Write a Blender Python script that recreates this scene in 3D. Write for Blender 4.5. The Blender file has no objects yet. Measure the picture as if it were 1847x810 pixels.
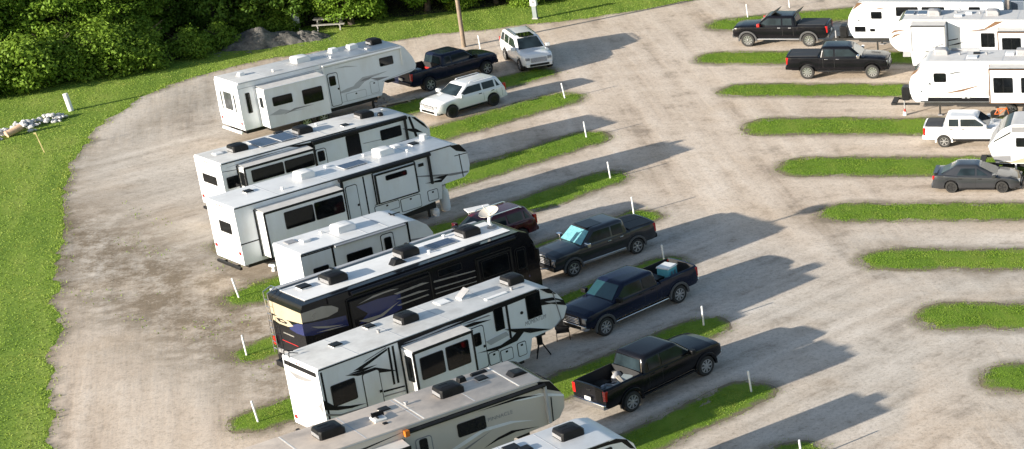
import bpy, math, random
import numpy as np
from mathutils import Vector, noise as mnoise
from mathutils.geometry import delaunay_2d_cdt
random.seed(7); rng=np.random.default_rng(11)
sc=bpy.context.scene; COL=sc.collection
R=math.radians; PI=math.pi
# ------------------------------------------------------------------ camera
cam=bpy.data.cameras.new('camera'); camo=bpy.data.objects.new('camera',cam); COL.objects.link(camo)
camo.location=(0,0,34.624); camo.rotation_euler=(R(90-22.746),0,0)
cam.sensor_fit='HORIZONTAL'; cam.sensor_width=36; cam.lens=36*3449.7/1847
cam.shift_x=-(2163.2-923.5)/1847; cam.shift_y=(522.8-405)/1847
cam.clip_start=1; cam.clip_end=6000; sc.camera=camo
# ------------------------------------------------------------------ light
SUN_EL=14.6; SUN_DIR=46.0     # shadows travel along this heading
w=bpy.data.worlds.new('World'); sc.world=w; w.use_nodes=True
nt=w.node_tree; bg=nt.nodes['Background']; sky=nt.nodes.new('ShaderNodeTexSky')
sky.sky_type='NISHITA'; sky.sun_disc=False; sky.sun_elevation=R(SUN_EL)
sx,sy=-math.cos(R(SUN_DIR)),-math.sin(R(SUN_DIR))
sky.sun_rotation=math.atan2(sx,sy)
sky.air_density=1.0; sky.dust_density=1.2; sky.ozone_density=1.0
nt.links.new(sky.outputs[0],bg.inputs[0]); bg.inputs[1].default_value=.19
sl=bpy.data.lights.new('sun','SUN'); sl.energy=10.5; sl.angle=R(.6); sl.color=(1,.93,.82)
so=bpy.data.objects.new('sun',sl); COL.objects.link(so)
sd=Vector((-sx*math.cos(R(SUN_EL)),-sy*math.cos(R(SUN_EL)),-math.sin(R(SUN_EL))))
so.rotation_euler=sd.to_track_quat('-Z','Y').to_euler(); so.location=(-80,-40,60)
sc.view_settings.view_transform='Standard'; sc.view_settings.look='None'; sc.view_settings.exposure=0
sc.cycles.max_bounces=8; sc.cycles.transparent_max_bounces=8
# ------------------------------------------------------------------ materials
M={}
def newmat(name):
    m=bpy.data.materials.new(name); m.use_nodes=True; M[name]=m
    return m,m.node_tree.nodes,m.node_tree.links,m.node_tree.nodes['Principled BSDF']
def texco(N,L,kind='Object'):
    t=N.new('ShaderNodeTexCoord'); return t.outputs[kind]
def noise(N,L,vec,scale,detail=4,rough=.55,stretch=None,rot=0):
    if rot:      # turn first, so that the stretch runs along heading rot
        m0=N.new('ShaderNodeMapping'); m0.inputs['Rotation'].default_value=(0,0,-rot); L.new(vec,m0.inputs[0]); vec=m0.outputs[0]
    if stretch:
        mp=N.new('ShaderNodeMapping'); mp.inputs['Scale'].default_value=stretch; L.new(vec,mp.inputs[0]); vec=mp.outputs[0]
    n=N.new('ShaderNodeTexNoise'); n.inputs['Scale'].default_value=scale; n.inputs['Detail'].default_value=detail; n.inputs['Roughness'].default_value=rough
    L.new(vec,n.inputs['Vector']); return n.outputs['Fac']
def ramp(N,L,fac,stops):
    r=N.new('ShaderNodeValToRGB'); e=r.color_ramp.elements
    while len(e)<len(stops): e.new(.5)
    for k,(p,c) in zip(e,stops):
        k.position=p; k.color=(*c,1) if len(c)==3 else c
    L.new(fac,r.inputs[0]); return r.outputs[0]
def mixc(N,L,fac,a,b,mode='MIX'):
    m=N.new('ShaderNodeMix'); m.data_type='RGBA'; m.blend_type=mode
    for s,v in ((m.inputs[0],fac),(m.inputs[6],a),(m.inputs[7],b)):
        if hasattr(v,'links'): L.new(v,s)
        else: s.default_value=v if not isinstance(v,tuple) else ((*v,1) if len(v)==3 else v)
    return m.outputs[2]
def math_(N,L,op,a,b=None,c=None,clamp=False):
    m=N.new('ShaderNodeMath'); m.operation=op; m.use_clamp=clamp
    for s,v in zip(m.inputs,(a,b,c)):
        if v is None: continue
        if hasattr(v,'links'): L.new(v,s)
        else: s.default_value=v
    return m.outputs[0]
def bump(N,L,P,h,strength,dist):
    b=N.new('ShaderNodeBump'); b.inputs['Strength'].default_value=strength; b.inputs['Distance'].default_value=dist
    L.new(h,b.inputs['Height']); L.new(b.outputs[0],P.inputs['Normal'])
def attr(N,name):
    a=N.new('ShaderNodeAttribute'); a.attribute_name=name; return a.outputs['Fac']
def simple(name,col,rough=.5,metal=0,var=.12,scale=1.5,coat=0,dirt=None,spec=.5):
    m,N,L,P=newmat(name); t=texco(N,L)
    f=noise(N,L,t,scale,5,.6)
    lo=tuple(c*(1-var) for c in col); hi=tuple(min(1,c*(1+var)) for c in col)
    c=ramp(N,L,f,[(.3,lo),(.7,hi)])
    if dirt:
        f2=noise(N,L,t,.8,6,.65,stretch=(1,1,.35)); c=mixc(N,L,math_(N,L,'MULTIPLY',ramp(N,L,f2,[(.45,(0,0,0)),(.75,(1,1,1))]),dirt[1]),c,dirt[0])
    L.new(c,P.inputs['Base Color']); P.inputs['Roughness'].default_value=rough; P.inputs['Metallic'].default_value=metal
    P.inputs['Coat Weight'].default_value=coat; P.inputs['Specular IOR Level'].default_value=spec
    if rough>.2 and coat==0:
        rr=math_(N,L,'MULTIPLY_ADD',f,.25,rough-.12); L.new(rr,P.inputs['Roughness'])
    return m
simple('rv_white',(.75,.78,.815),.32,var=.03,scale=.7,dirt=((.52,.48,.42),.45))
simple('rv_cream',(.55,.51,.45),.35,var=.04,scale=.7,dirt=((.4,.38,.34),.3))
simple('roof_white',(.74,.725,.69),.55,var=.05,scale=2.5,dirt=((.42,.39,.35),.6))
simple('roof_bright',(.83,.825,.81),.4,var=.03,scale=1.5,dirt=((.5,.48,.46),.4))
simple('roof_grey',(.50,.50,.50),.6,var=.06,scale=2.5,dirt=((.36,.34,.32),.5))
simple('roof_tan',(.74,.62,.51),.65,var=.06,scale=2,dirt=((.36,.31,.27),.75))
simple('black_trim',(.012,.012,.013),.4,var=.3,scale=4,spec=.3)
simple('black_plastic',(.010,.010,.011),.42,var=.3,scale=5,spec=.25)
simple('black_gloss',(.006,.006,.008),.15,var=.2,coat=.15,spec=.3)
simple('under_black',(.02,.019,.018),.8,var=.4,scale=3)
simple('grey_decal',(.22,.22,.23),.35,var=.1)
simple('light_decal',(.42,.43,.45),.35,var=.08)
simple('black_decal',(.008,.008,.010),.45,var=.2,spec=.2)
simple('brown_decal',(.16,.09,.05),.35,var=.1)
simple('navy_decal',(.006,.014,.085),.2,var=.2,coat=.5)
simple('silver_decal',(.26,.25,.23),.3,var=.1,metal=.2)
simple('cream_decal',(.40,.34,.24),.3,var=.08)
simple('white_plastic',(.78,.78,.77),.4,var=.04)
simple('grey_plastic',(.30,.30,.31),.5,var=.1)
simple('awning_grey',(.40,.41,.43),.45,var=.08)
simple('topper',(.58,.56,.53),.7,var=.08,scale=3)
simple('chrome',(.75,.75,.76),.15,metal=1,var=.05)
simple('alloy',(.55,.56,.57),.28,metal=.85,var=.1)
simple('black_rim',(.02,.02,.022),.3,metal=.3,var=.2)
simple('rubber',(.022,.021,.020),.75,var=.3,scale=8)
simple('red_lens',(.45,.012,.012),.15,var=.1,coat=.5)
simple('amber_lens',(.55,.16,.02),.2,var=.1)
simple('lamp_glass',(.32,.33,.35),.08,var=.1,metal=.3,coat=.6)
simple('paint_black',(.006,.006,.008),.22,var=.2,coat=.25)
simple('paint_navy',(.006,.010,.028),.22,var=.2,coat=.25)
simple('paint_darknavy',(.007,.010,.026),.25,var=.2,coat=.25)
simple('paint_grey',(.034,.036,.041),.28,var=.12,metal=.3,coat=.7)
simple('paint_slate',(.05,.053,.06),.28,var=.1,metal=.4,coat=.7)
simple('paint_white',(.78,.79,.79),.25,var=.02,coat=.7)
simple('paint_silverwhite',(.66,.66,.66),.28,var=.03,coat=.7)
simple('paint_maroon',(.06,.007,.014),.25,var=.15,coat=.7)
simple('flare_grey',(.075,.075,.078),.4,var=.1)
simple('pvc',(.82,.82,.80),.35,var=.04,dirt=((.5,.47,.4),.4))
simple('weathered_wood',(.36,.34,.31),.8,var=.2,scale=6)
simple('pole_wood',(.22,.17,.125),.85,var=.25,scale=5)
simple('lath_wood',(.50,.42,.20),.8,var=.15)
simple('plank_wood',(.45,.40,.33),.8,var=.2,scale=5)
simple('concrete',(.36,.34,.33),.85,var=.2,scale=7)
simple('rock',(.52,.51,.50),.85,var=.25,scale=4)
simple('clay_pipe',(.62,.42,.28),.7,var=.15,scale=3)
simple('steel_grey',(.26,.30,.31),.45,var=.1,metal=.3)
simple('cyan_plastic',(.16,.52,.56),.45,var=.06)
simple('sunshade',(.17,.42,.46),.35,var=.25,scale=7,metal=.25)
simple('teal_glass',(.014,.05,.06),.08,var=.2,coat=.6)
simple('orange_paint',(.65,.13,.015),.35,var=.1)
simple('red_paint',(.42,.02,.015),.4,var=.1)
simple('dark_liner',(.016,.016,.017),.7,var=.3,scale=6)
simple('tonneau',(.030,.031,.034),.6,var=.2,scale=3)
simple('bark',(.085,.065,.05),.9,var=.35,scale=5)
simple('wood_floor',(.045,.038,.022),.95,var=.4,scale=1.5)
simple('trailer_blue',(.10,.125,.16),.4,var=.08)
def glass_mat(name,col,rough):
    m,N,L,P=newmat(name); t=texco(N,L); f=noise(N,L,t,.9,3)
    L.new(ramp(N,L,f,[(.35,tuple(c*.5 for c in col)),(.65,tuple(c*1.5 for c in col))]),P.inputs['Base Color'])
    P.inputs['Roughness'].default_value=rough; P.inputs['Specular IOR Level'].default_value=.26; P.inputs['Coat Weight'].default_value=.05; P.inputs['Coat Roughness'].default_value=.02
[m_.node_tree.nodes['Principled BSDF'].inputs['Specular IOR Level'].__setattr__('default_value',.2) for k_,m_ in M.items() if k_.startswith('paint_') and k_ not in('paint_white','paint_silverwhite')]
glass_mat('glass_dark',(.006,.007,.008),.05); glass_mat('glass_car',(.018,.028,.034),.04); glass_mat('glass_grey',(.06,.065,.07),.06)
def solar():
    m,N,L,P=newmat('solar_cells'); t=texco(N,L)
    b=N.new('ShaderNodeTexBrick'); b.offset=0; b.inputs['Scale'].default_value=1; b.inputs['Brick Width'].default_value=.16; b.inputs['Row Height'].default_value=.16; b.inputs['Mortar Size'].default_value=.006
    b.inputs['Color1'].default_value=(.012,.022,.06,1); b.inputs['Color2'].default_value=(.016,.028,.075,1); b.inputs['Mortar'].default_value=(.10,.12,.16,1)
    L.new(t,b.inputs[0]); L.new(b.outputs[0],P.inputs['Base Color']); P.inputs['Roughness'].default_value=.12; P.inputs['Coat Weight'].default_value=.3
solar()
def leafmat(name,c0,c1,trans,scale=.35):
    m,N,L,P=newmat(name); t=texco(N,L,'Object'); g=N.new('ShaderNodeNewGeometry')
    f=noise(N,L,g.outputs['Position'],scale,3,.6); f2=noise(N,L,g.outputs['Position'],6,2,.5)
    f=math_(N,L,'ADD',math_(N,L,'MULTIPLY',f,.6),math_(N,L,'MULTIPLY',f2,.4))
    c=ramp(N,L,f,[(.3,c0),(.7,c1)])
    if 'blade' in name: c=mixc(N,L,math_(N,L,'MULTIPLY',ramp(N,L,noise(N,L,g.outputs['Position'],.7,5,.65),[(.48,(0,0,0)),(.68,(1,1,1))]),.7),c,(.36,.36,.10))
    L.new(c,P.inputs['Base Color']); P.inputs['Roughness'].default_value=.55; P.inputs['Specular IOR Level'].default_value=.2
    tr=N.new('ShaderNodeBsdfTranslucent'); L.new(mixc(N,L,.5,c,(.16,.22,.02)),tr.inputs[0])
    mx=N.new('ShaderNodeMixShader'); mx.inputs[0].default_value=trans
    L.new(P.outputs[0],mx.inputs[1]); L.new(tr.outputs[0],mx.inputs[2]); L.new(mx.outputs[0],N['Material Output'].inputs[0])
leafmat('leaf',(.10,.205,.02),(.27,.42,.05),.42)
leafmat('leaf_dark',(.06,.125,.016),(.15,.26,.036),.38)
leafmat('leaf_shrub',(.12,.22,.024),(.27,.40,.05),.38)
leafmat('blade',(.13,.25,.022),(.27,.41,.045),.4,.4)
leafmat('blade_lawn',(.17,.29,.038),(.34,.45,.08),.4,.16)
def ground_mat(name,a,b,c,soil=False):
    m,N,L,P=newmat(name); t=texco(N,L,'Object')
    f=noise(N,L,t,.14,4,.6); f2=noise(N,L,t,2.6,6,.7); f3=noise(N,L,t,.8,4,.6,stretch=(.10,1,1),rot=R(116))
    f=math_(N,L,'ADD',math_(N,L,'MULTIPLY',f,.35),math_(N,L,'ADD',math_(N,L,'MULTIPLY',f2,.25),math_(N,L,'MULTIPLY',f3,.45)))
    c_=ramp(N,L,f,[(.38,a),(.52,b),(.66,c)])
    if soil:
        e=math_(N,L,'ADD',attr(N,'rim'),math_(N,L,'MULTIPLY_ADD',noise(N,L,t,1.7,6,.7),1.5,-.78))
        c_=mixc(N,L,ramp(N,L,e,[(.35,(0,0,0)),(.8,(1,1,1))]),c_,(.20,.165,.115))
    L.new(c_,P.inputs['Base Color']); P.inputs['Roughness'].default_value=.9; P.inputs['Specular IOR Level'].default_value=.1
    bump(N,L,P,noise(N,L,t,9,6,.75),.5,.05)
ground_mat('lawn',(.11,.19,.03),(.19,.28,.045),(.30,.36,.08))
ground_mat('strip_grass',(.09,.16,.02),(.14,.23,.028),(.21,.27,.045),True)
def gravel_mat():
    m,N,L,P=newmat('gravel'); t=texco(N,L,'Object')
    big=noise(N,L,t,.11,5,.62); mid=noise(N,L,t,.55,7,.66); fine=noise(N,L,t,7,5,.65); vfine=noise(N,L,t,30,2,.6)
    sl_=noise(N,L,t,.75,5,.6,stretch=(.07,1,1),rot=HDG); sc_=noise(N,L,t,.55,5,.62,stretch=(.08,1,1),rot=R(116)); sr_=noise(N,L,t,.8,5,.6,stretch=(.06,1,1),rot=0)
    st=math_(N,L,'ADD',math_(N,L,'MULTIPLY',sl_,attr(N,'wl')),math_(N,L,'ADD',math_(N,L,'MULTIPLY',sc_,attr(N,'wc')),math_(N,L,'MULTIPLY',sr_,attr(N,'wr'))))
    mix=math_(N,L,'ADD',math_(N,L,'MULTIPLY',st,.5),math_(N,L,'ADD',math_(N,L,'MULTIPLY',mid,.3),math_(N,L,'MULTIPLY',big,.2)))
    base=ramp(N,L,mix,[(.36,(.44,.345,.265)),(.46,(.60,.495,.395)),(.56,(.70,.595,.49)),(.66,(.78,.685,.585))])
    gy=ramp(N,L,mix,[(.38,(.38,.35,.31)),(.52,(.54,.50,.445)),(.64,(.67,.62,.56))])
    c=mixc(N,L,math_(N,L,'MULTIPLY',attr(N,'pad'),ramp(N,L,big,[(.35,(.5,.5,.5)),(.6,(1,1,1))])),base,gy)
    sp=math_(N,L,'ADD',math_(N,L,'MULTIPLY',mid,.55),math_(N,L,'MULTIPLY',st,.45))
    c=mixc(N,L,math_(N,L,'MULTIPLY',ramp(N,L,sp,[(.36,(1,1,1)),(.46,(0,0,0))]),.52),c,(.26,.225,.185))
    orange=noise(N,L,t,.19,3,.5); c=mixc(N,L,math_(N,L,'MULTIPLY',ramp(N,L,orange,[(.52,(0,0,0)),(.72,(1,1,1))]),.35),c,(.62,.48,.34))
    mud=math_(N,L,'MULTIPLY',attr(N,'mud'),ramp(N,L,math_(N,L,'ADD',math_(N,L,'MULTIPLY',mid,.5),math_(N,L,'ADD',math_(N,L,'MULTIPLY',fine,.25),math_(N,L,'MULTIPLY',noise(N,L,t,1.5,5,.7),.25))),[(.42,(0,0,0)),(.54,(1,1,1))]))
    c=mixc(N,L,math_(N,L,'MULTIPLY',mud,.9),c,(.20,.155,.105))
    ed=math_(N,L,'ADD',attr(N,'edge'),math_(N,L,'MULTIPLY_ADD',mid,2.0,-1.02))
    ed2=math_(N,L,'ADD',ed,math_(N,L,'MULTIPLY_ADD',fine,.6,-.3))
    c=mixc(N,L,math_(N,L,'MULTIPLY',ramp(N,L,ed2,[(.40,(0,0,0)),(1.1,(1,1,1))]),.7),c,(.20,.165,.115))
    grain=math_(N,L,'ADD',math_(N,L,'MULTIPLY',fine,.55),math_(N,L,'MULTIPLY',vfine,.45))
    g2=noise(N,L,t,2.6,6,.75); c=mixc(N,L,.62,c,ramp(N,L,g2,[(.34,(.68,.66,.63)),(.5,(1,1,1)),(.66,(1.0,1.0,1.0))]),'MULTIPLY')
    c=mixc(N,L,.85,c,ramp(N,L,grain,[(.34,(.55,.54,.52)),(.5,(1,1,1)),(.68,(1,1,1))]),'MULTIPLY')
    vo=N.new('ShaderNodeTexVoronoi'); vo.inputs['Scale'].default_value=5.5; L.new(t,vo.inputs['Vector'])
    c=mixc(N,L,math_(N,L,'MULTIPLY',ramp(N,L,vo.outputs['Distance'],[(.05,(1,1,1)),(.13,(0,0,0))]),ramp(N,L,noise(N,L,t,.5,4,.6),[(.45,(0,0,0)),(.6,(.8,.8,.8))])),c,(.80,.76,.70))
    L.new(c,P.inputs['Base Color']); P.inputs['Roughness'].default_value=.95; P.inputs['Specular IOR Level'].default_value=.1
    h=math_(N,L,'ADD',math_(N,L,'MULTIPLY',st,.9),math_(N,L,'ADD',math_(N,L,'MULTIPLY',mid,.5),math_(N,L,'ADD',math_(N,L,'MULTIPLY',fine,.14),math_(N,L,'MULTIPLY',vfine,.04))))
    bump(N,L,P,h,.5,.08)
HDG=R(54)
gravel_mat()
def heap_mat():
    m,N,L,P=newmat('heap_gravel'); t=texco(N,L); f=noise(N,L,t,1.3,7,.75)
    L.new(ramp(N,L,f,[(.35,(.06,.056,.052)),(.5,(.17,.16,.145)),(.68,(.33,.30,.26))]),P.inputs['Base Color']); P.inputs['Roughness'].default_value=.95
    bump(N,L,P,noise(N,L,t,8,6,.8),.9,.15)
heap_mat()
# ------------------------------------------------------------------ mesh helpers
class MB:
    def __init__(s): s.v=[]; s.f=[]; s.m=[]; s.mats=[]
    def mi(s,n):
        if n not in s.mats: s.mats.append(n)
        return s.mats.index(n)
    def add(s,vs,fs,mat):
        o=len(s.v); s.v+= [tuple(v) for v in vs]; k=s.mi(mat)
        for f in fs: s.f.append(tuple(i+o for i in f)); s.m.append(k)
        return s
    def box(s,x0,x1,y0,y1,z0,z1,mat,tx=0,ty=0):
        vs=[(x0,y0,z0),(x1,y0,z0),(x1,y1,z0),(x0,y1,z0),(x0+tx,y0+ty,z1),(x1-tx,y0+ty,z1),(x1-tx,y1-ty,z1),(x0+tx,y1-ty,z1)]
        return s.add(vs,[(3,2,1,0),(4,5,6,7),(0,1,5,4),(1,2,6,5),(2,3,7,6),(3,0,4,7)],mat)
    def poly(s,pts,mat): return s.add(pts,[tuple(range(len(pts)))],mat)
    def prism(s,pts,axis,a,b,mat,side=None,seg=None):
        """pts 2D; axis 'y': pts are (x,z) extruded y a..b ; 'x': pts (y,z) ; 'z': pts (x,y). seg: {edge index: mat}"""
        n=len(pts); T={'y':lambda p,t:(p[0],t,p[1]),'x':lambda p,t:(t,p[0],p[1]),'z':lambda p,t:(p[0],p[1],t)}[axis]
        A=sum(pts[i][0]*pts[(i+1)%n][1]-pts[(i+1)%n][0]*pts[i][1] for i in range(n))
        if (A<0)^(axis=='y'): pts=pts[::-1]; rev=True
        else: rev=False
        vs=[T(p,a) for p in pts]+[T(p,b) for p in pts]; o=len(s.v); s.v+=vs
        k=s.mi(mat)
        s.f.append(tuple(o+i for i in range(n))[::-1]); s.m.append(k); s.f.append(tuple(o+n+i for i in range(n))); s.m.append(k)
        for i in range(n):
            j=(i+1)%n; e=i if not rev else (n-2-i)%n
            s.f.append((o+i,o+j,o+n+j,o+n+i)); s.m.append(s.mi((seg or {}).get(e,side or mat)))
        return s
    def cyl(s,p0,p1,r0,r1,n,mat,caps=True):
        p0,p1=Vector(p0),Vector(p1); d=(p1-p0).normalized(); a=d.orthogonal().normalized(); b=d.cross(a)
        vs=[p0+(a*math.cos(2*PI*i/n)+b*math.sin(2*PI*i/n))*r0 for i in range(n)]+[p1+(a*math.cos(2*PI*i/n)+b*math.sin(2*PI*i/n))*r1 for i in range(n)]
        fs=[(i,(i+1)%n,n+(i+1)%n,n+i) for i in range(n)]
        if caps: fs+=[tuple(range(n))[::-1],tuple(range(n,2*n))]
        return s.add(vs,fs,mat)
    def tube(s,pts,r,n,mat):
        for i in range(len(pts)-1):
            s.cyl(pts[i],pts[i+1],r if not isinstance(r,(list,tuple)) else r[i],r if not isinstance(r,(list,tuple)) else r[i+1],n,mat)
        return s
    def lathe(s,prof,n,mat,T=lambda x,y,z:(x,y,z)):
        """prof (r,h) about z"""
        vs=[T(r*math.cos(2*PI*i/n),r*math.sin(2*PI*i/n),h) for r,h in prof for i in range(n)]
        fs=[(k*n+i,k*n+(i+1)%n,(k+1)*n+(i+1)%n,(k+1)*n+i) for k in range(len(prof)-1) for i in range(n)]
        fs+=[tuple(range(n))[::-1],tuple(range((len(prof)-1)*n,len(prof)*n))]
        return s.add(vs,fs,mat)
    def rings(s,rings,mat,cap0=True,cap1=True,capmat=None):
        n=len(rings[0]); vs=[p for r in rings for p in r]
        fs=[(k*n+i,k*n+(i+1)%n,(k+1)*n+(i+1)%n,(k+1)*n+i) for k in range(len(rings)-1) for i in range(n)]
        s.add(vs,fs,mat); o=len(s.v)-len(vs)
        if cap0: s.f.append(tuple(o+i for i in range(n))[::-1]); s.m.append(s.mi(mat))
        if cap1: s.f.append(tuple(o+(len(rings)-1)*n+i for i in range(n))); s.m.append(s.mi(capmat or mat))
        return s
    def build(s,name,parent=None,smooth=0,bevel=0,bseg=2,recalc=False):
        me=bpy.data.meshes.new(name); me.from_pydata(s.v,[],s.f)
        for n in s.mats: me.materials.append(M[n])
        me.polygons.foreach_set('material_index',s.m)
        if recalc:
            import bmesh
            bm=bmesh.new(); bm.from_mesh(me); bmesh.ops.remove_doubles(bm,verts=bm.verts,dist=1e-5); bmesh.ops.recalc_face_normals(bm,faces=bm.faces); bm.to_mesh(me); bm.free()
        if smooth:
            me.polygons.foreach_set('use_smooth',[True]*len(me.polygons)); me.set_sharp_from_angle(angle=R(smooth))
        me.update(); o=bpy.data.objects.new(name,me); COL.objects.link(o)
        if parent: o.parent=parent
        if bevel:
            b=o.modifiers.new('bevel','BEVEL'); b.width=bevel; b.segments=bseg; b.limit_method='ANGLE'; b.angle_limit=R(35); b.use_clamp_overlap=True
            if not smooth:
                me.polygons.foreach_set('use_smooth',[True]*len(me.polygons)); me.set_sharp_from_angle(angle=R(40))
        return o
def rrect(x0,x1,z0,z1,r=.06,n=3):
    p=[]
    for cx,cz,a in ((x1-r,z1-r,0),(x0+r,z1-r,90),(x0+r,z0+r,180),(x1-r,z0+r,270)):
        for k in range(n+1):
            t=R(a+90*k/n); p.append((cx+r*math.cos(t),cz+r*math.sin(t)))
    return p
def tag(o,label=None,cat=None,group=None,kind=None):
    if label: o['label']=label
    if cat: o['category']=cat
    if group: o['group']=group
    if kind: o['kind']=kind
    return o
def thing(name,label,cat,loc=(0,0,0),rz=0,group=None):
    o=bpy.data.objects.new(name,None); o.empty_display_size=.3; COL.objects.link(o); o.location=loc; o.rotation_euler=(0,0,rz)
    return tag(o,label,cat,group)
def copy_tree(o,parent=None):
    c=o.copy(); COL.objects.link(c)
    if parent: c.parent=parent
    for ch in list(o.children): copy_tree(ch,c)
    return c
def fast_mesh(name,co,faces_n,idx,mat,kind=None,parent=None,smooth=False):
    """co (n,3); idx flat vertex indices; faces of faces_n vertices each"""
    me=bpy.data.meshes.new(name); me.vertices.add(len(co)); me.vertices.foreach_set('co',np.asarray(co,np.float32).ravel())
    nf=len(idx)//faces_n; me.loops.add(len(idx)); me.loops.foreach_set('vertex_index',np.asarray(idx,np.int32))
    me.polygons.add(nf); me.polygons.foreach_set('loop_start',np.arange(nf,dtype=np.int32)*faces_n)
    me.materials.append(M[mat]); me.update(calc_edges=True); me.validate()
    if smooth: me.polygons.foreach_set('use_smooth',[True]*nf)
    o=bpy.data.objects.new(name,me); COL.objects.link(o)
    if parent: o.parent=parent
    if kind: o['kind']=kind
    return o
def text_mesh(name,body,size,parent,mat,origin,mode,sx=1.0,shear=0):
    cu=bpy.data.curves.new(name,'FONT'); cu.body=body; cu.size=size; cu.shear=shear; cu.space_character=1.05
    t=bpy.data.objects.new('tmp',cu); COL.objects.link(t); bpy.context.view_layer.update()
    me=bpy.data.meshes.new_from_object(t); bpy.data.objects.remove(t)
    me.name=name; me.materials.clear(); me.materials.append(M[mat])
    o=bpy.data.objects.new(name,me); COL.objects.link(o); o.parent=parent; o.location=origin
    o.rotation_euler={'side':(R(90),0,0),'rear':(R(90),0,R(-90))}[mode]; o.scale=(sx,1,1)
    return o
# ------------------------------------------------------------------ ground layout
def seg_sd(p,a,b):
    ax,ay=a; bx,by=b; dx,dy=bx-ax,by-ay; t=np.clip(((p[...,0]-ax)*dx+(p[...,1]-ay)*dy)/(dx*dx+dy*dy),0,1)
    return np.hypot(p[...,0]-ax-t*dx,p[...,1]-ay-t*dy)
HD=R(54.0); DX,DY=math.cos(HD),math.sin(HD)
tips=[(-41.7,119.4),(-38.4,114.1),(-34.6,106.2),(-31.4,99.3),(-28.1,93.2),(-25.0,86.6),(-21.4,79.2),(-18.1,72.5),(-14.9,67.0),(-11.4,60)]
lens_=[22.6,19.5,23.4,22.9,23,23,24,24,24,24]; hws=[1.35,1.5,1.45,1.3,1.15,1.2,1.25,1.25,1.25,1.25]
ISL=[]
for (tx,ty),l,hw in zip(tips,lens_,hws):
    ISL.append(((tx-DX*l+DX*hw,ty-DY*l+DY*hw),(tx-DX*hw,ty-DY*hw),hw))
for (tx,cy,hw) in ((-33.2,122.0,1.55),(-29.9,114.7,1.4),(-26.8,107.4,1.7),(-23.4,100.2,1.7),(-19.8,93.0,1.45),(-16.6,86.4,1.4),(-13.0,79.5,1.55),(-9.3,73.0,1.45),(-6,66.3,1.45)):
    ISL.append(((tx+hw,cy),(14,cy+.2),hw))
ISL.append(((-32.6,130.6),(-22.5,134.3),1.9))
LOT=[(-28,40),(-34,50),(-39,57),(-44.8,66.5),(-47.9,72),(-50.7,77.7),(-54.6,84.6),(-58.2,91.6),(-61.0,97),(-62.9,101.8),(-64.4,106.2),(-65.0,110),(-65.1,113),(-64.5,116.5),(-63.2,119.3),(-60.6,122.2),(-57.5,124.6),(-54.4,126.7),(-50.5,128.9),(-46.8,130.5),(-42,133.4),(-37.1,137.8),(-32,143),(-24,149),(-10,152),(17,152),(17,40)]
def resample(poly,step,amp,closed=True):
    out=[]; n=len(poly)
    # Catmull-Rom
    for i in range(n):
        p0,p1,p2,p3=(Vector(poly[(i+k)%n]) for k in (-1,0,1,2)); L=max(1,int((p2-p1).length/step))
        for k in range(L):
            t=k/L; q=.5*((2*p1)+(-p0+p2)*t+(2*p0-5*p1+4*p2-p3)*t*t+(-p0+3*p1-3*p2+p3)*t**3)
            out.append(q)
    res=[]
    for q in out:
        v=mnoise.noise_vector(Vector((q.x*.55,q.y*.55,3.3)))*amp+mnoise.noise_vector(Vector((q.x*2.1,q.y*2.1,8.1)))*amp*.6
        res.append((q.x+v.x,q.y+v.y))
    return res
lot_b=resample(LOT,.35,.45)
def poly_sd(P,poly):
    """distance to polygon boundary"""
    d=np.full(P.shape[:-1],1e9); A=np.array(poly)[::2]; B=np.roll(A,-1,0)
    for a,b in zip(A,B): d=np.minimum(d,seg_sd(P,a,b))
    return d
def inside(P,poly):
    A=np.array(poly); B=np.roll(A,-1,0); r=np.zeros(P.shape[:-1],bool); x,y=P[...,0],P[...,1]
    for (x0,y0),(x1,y1) in zip(A,B):
        if y0==y1: continue
        c=((y0>y)!=(y1>y))&(x<(x1-x0)*(y-y0)/(y1-y0)+x0); r^=c
    return r
# ground to the horizon
g=MB(); S=2500; g.poly([(-S,-S,0),(S,-S,0),(S,S,0),(-S,S,0)],'lawn'); tag(g.build('ground'),kind='structure')
# gravel sheet
gx,gy=np.meshgrid(np.arange(-66,17,.55),np.arange(40,152,.55)); GP=np.stack([gx,gy],-1)+rng.uniform(-.15,.15,gx.shape+(2,))
ok=inside(GP,lot_b)&(poly_sd(GP,lot_b)>.25); GP=GP[ok]
allp=[Vector(p) for p in lot_b]+[Vector(p) for p in GP.tolist()]; nb=len(lot_b)
cd=delaunay_2d_cdt(allp,[(i,(i+1)%nb) for i in range(nb)],[],1,1e-4)
V2=np.array([(v.x,v.y) for v in cd[0]]); F3=np.array([f for f in cd[2] if len(f)==3]); 
go=fast_mesh('gravel_lot',np.c_[V2,np.full(len(V2),.012)],3,F3.ravel(),'gravel','structure')
di=np.full(len(V2),1e9)
for a,b,hw in ISL: di=np.minimum(di,seg_sd(V2,a,b)-hw)
db=poly_sd(V2,lot_b)
edge=np.clip(1-np.minimum(di,db)/.9,0,1.2)
lx=(V2[:,0]+45.1)*DX+(V2[:,1]-80.8)*DY      # along the left pads
ly=-(V2[:,0]+45.1)*DY+(V2[:,1]-80.8)*DX
mud=np.exp(-((lx+.5)/4.6)**2)*np.clip((ly+22)/6,0,1)*np.clip((34-ly)/6,0,1)*1.1
mud+=.5*np.exp(-((V2[:,0]+62.3-(V2[:,1]-100)*.05)/1.5)**2)*np.exp(-((V2[:,1]-108)/20)**2)
pad=np.clip((lx+7)/4,0,1)*np.clip((22-lx)/3,0,1)*(V2[:,0]<-12)*.7
pad=np.maximum(pad,np.clip((V2[:,0]+14-(75-V2[:,1])*.5)/4,0,1)*np.clip((92-V2[:,1])/5,0,1)*.85)
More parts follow.
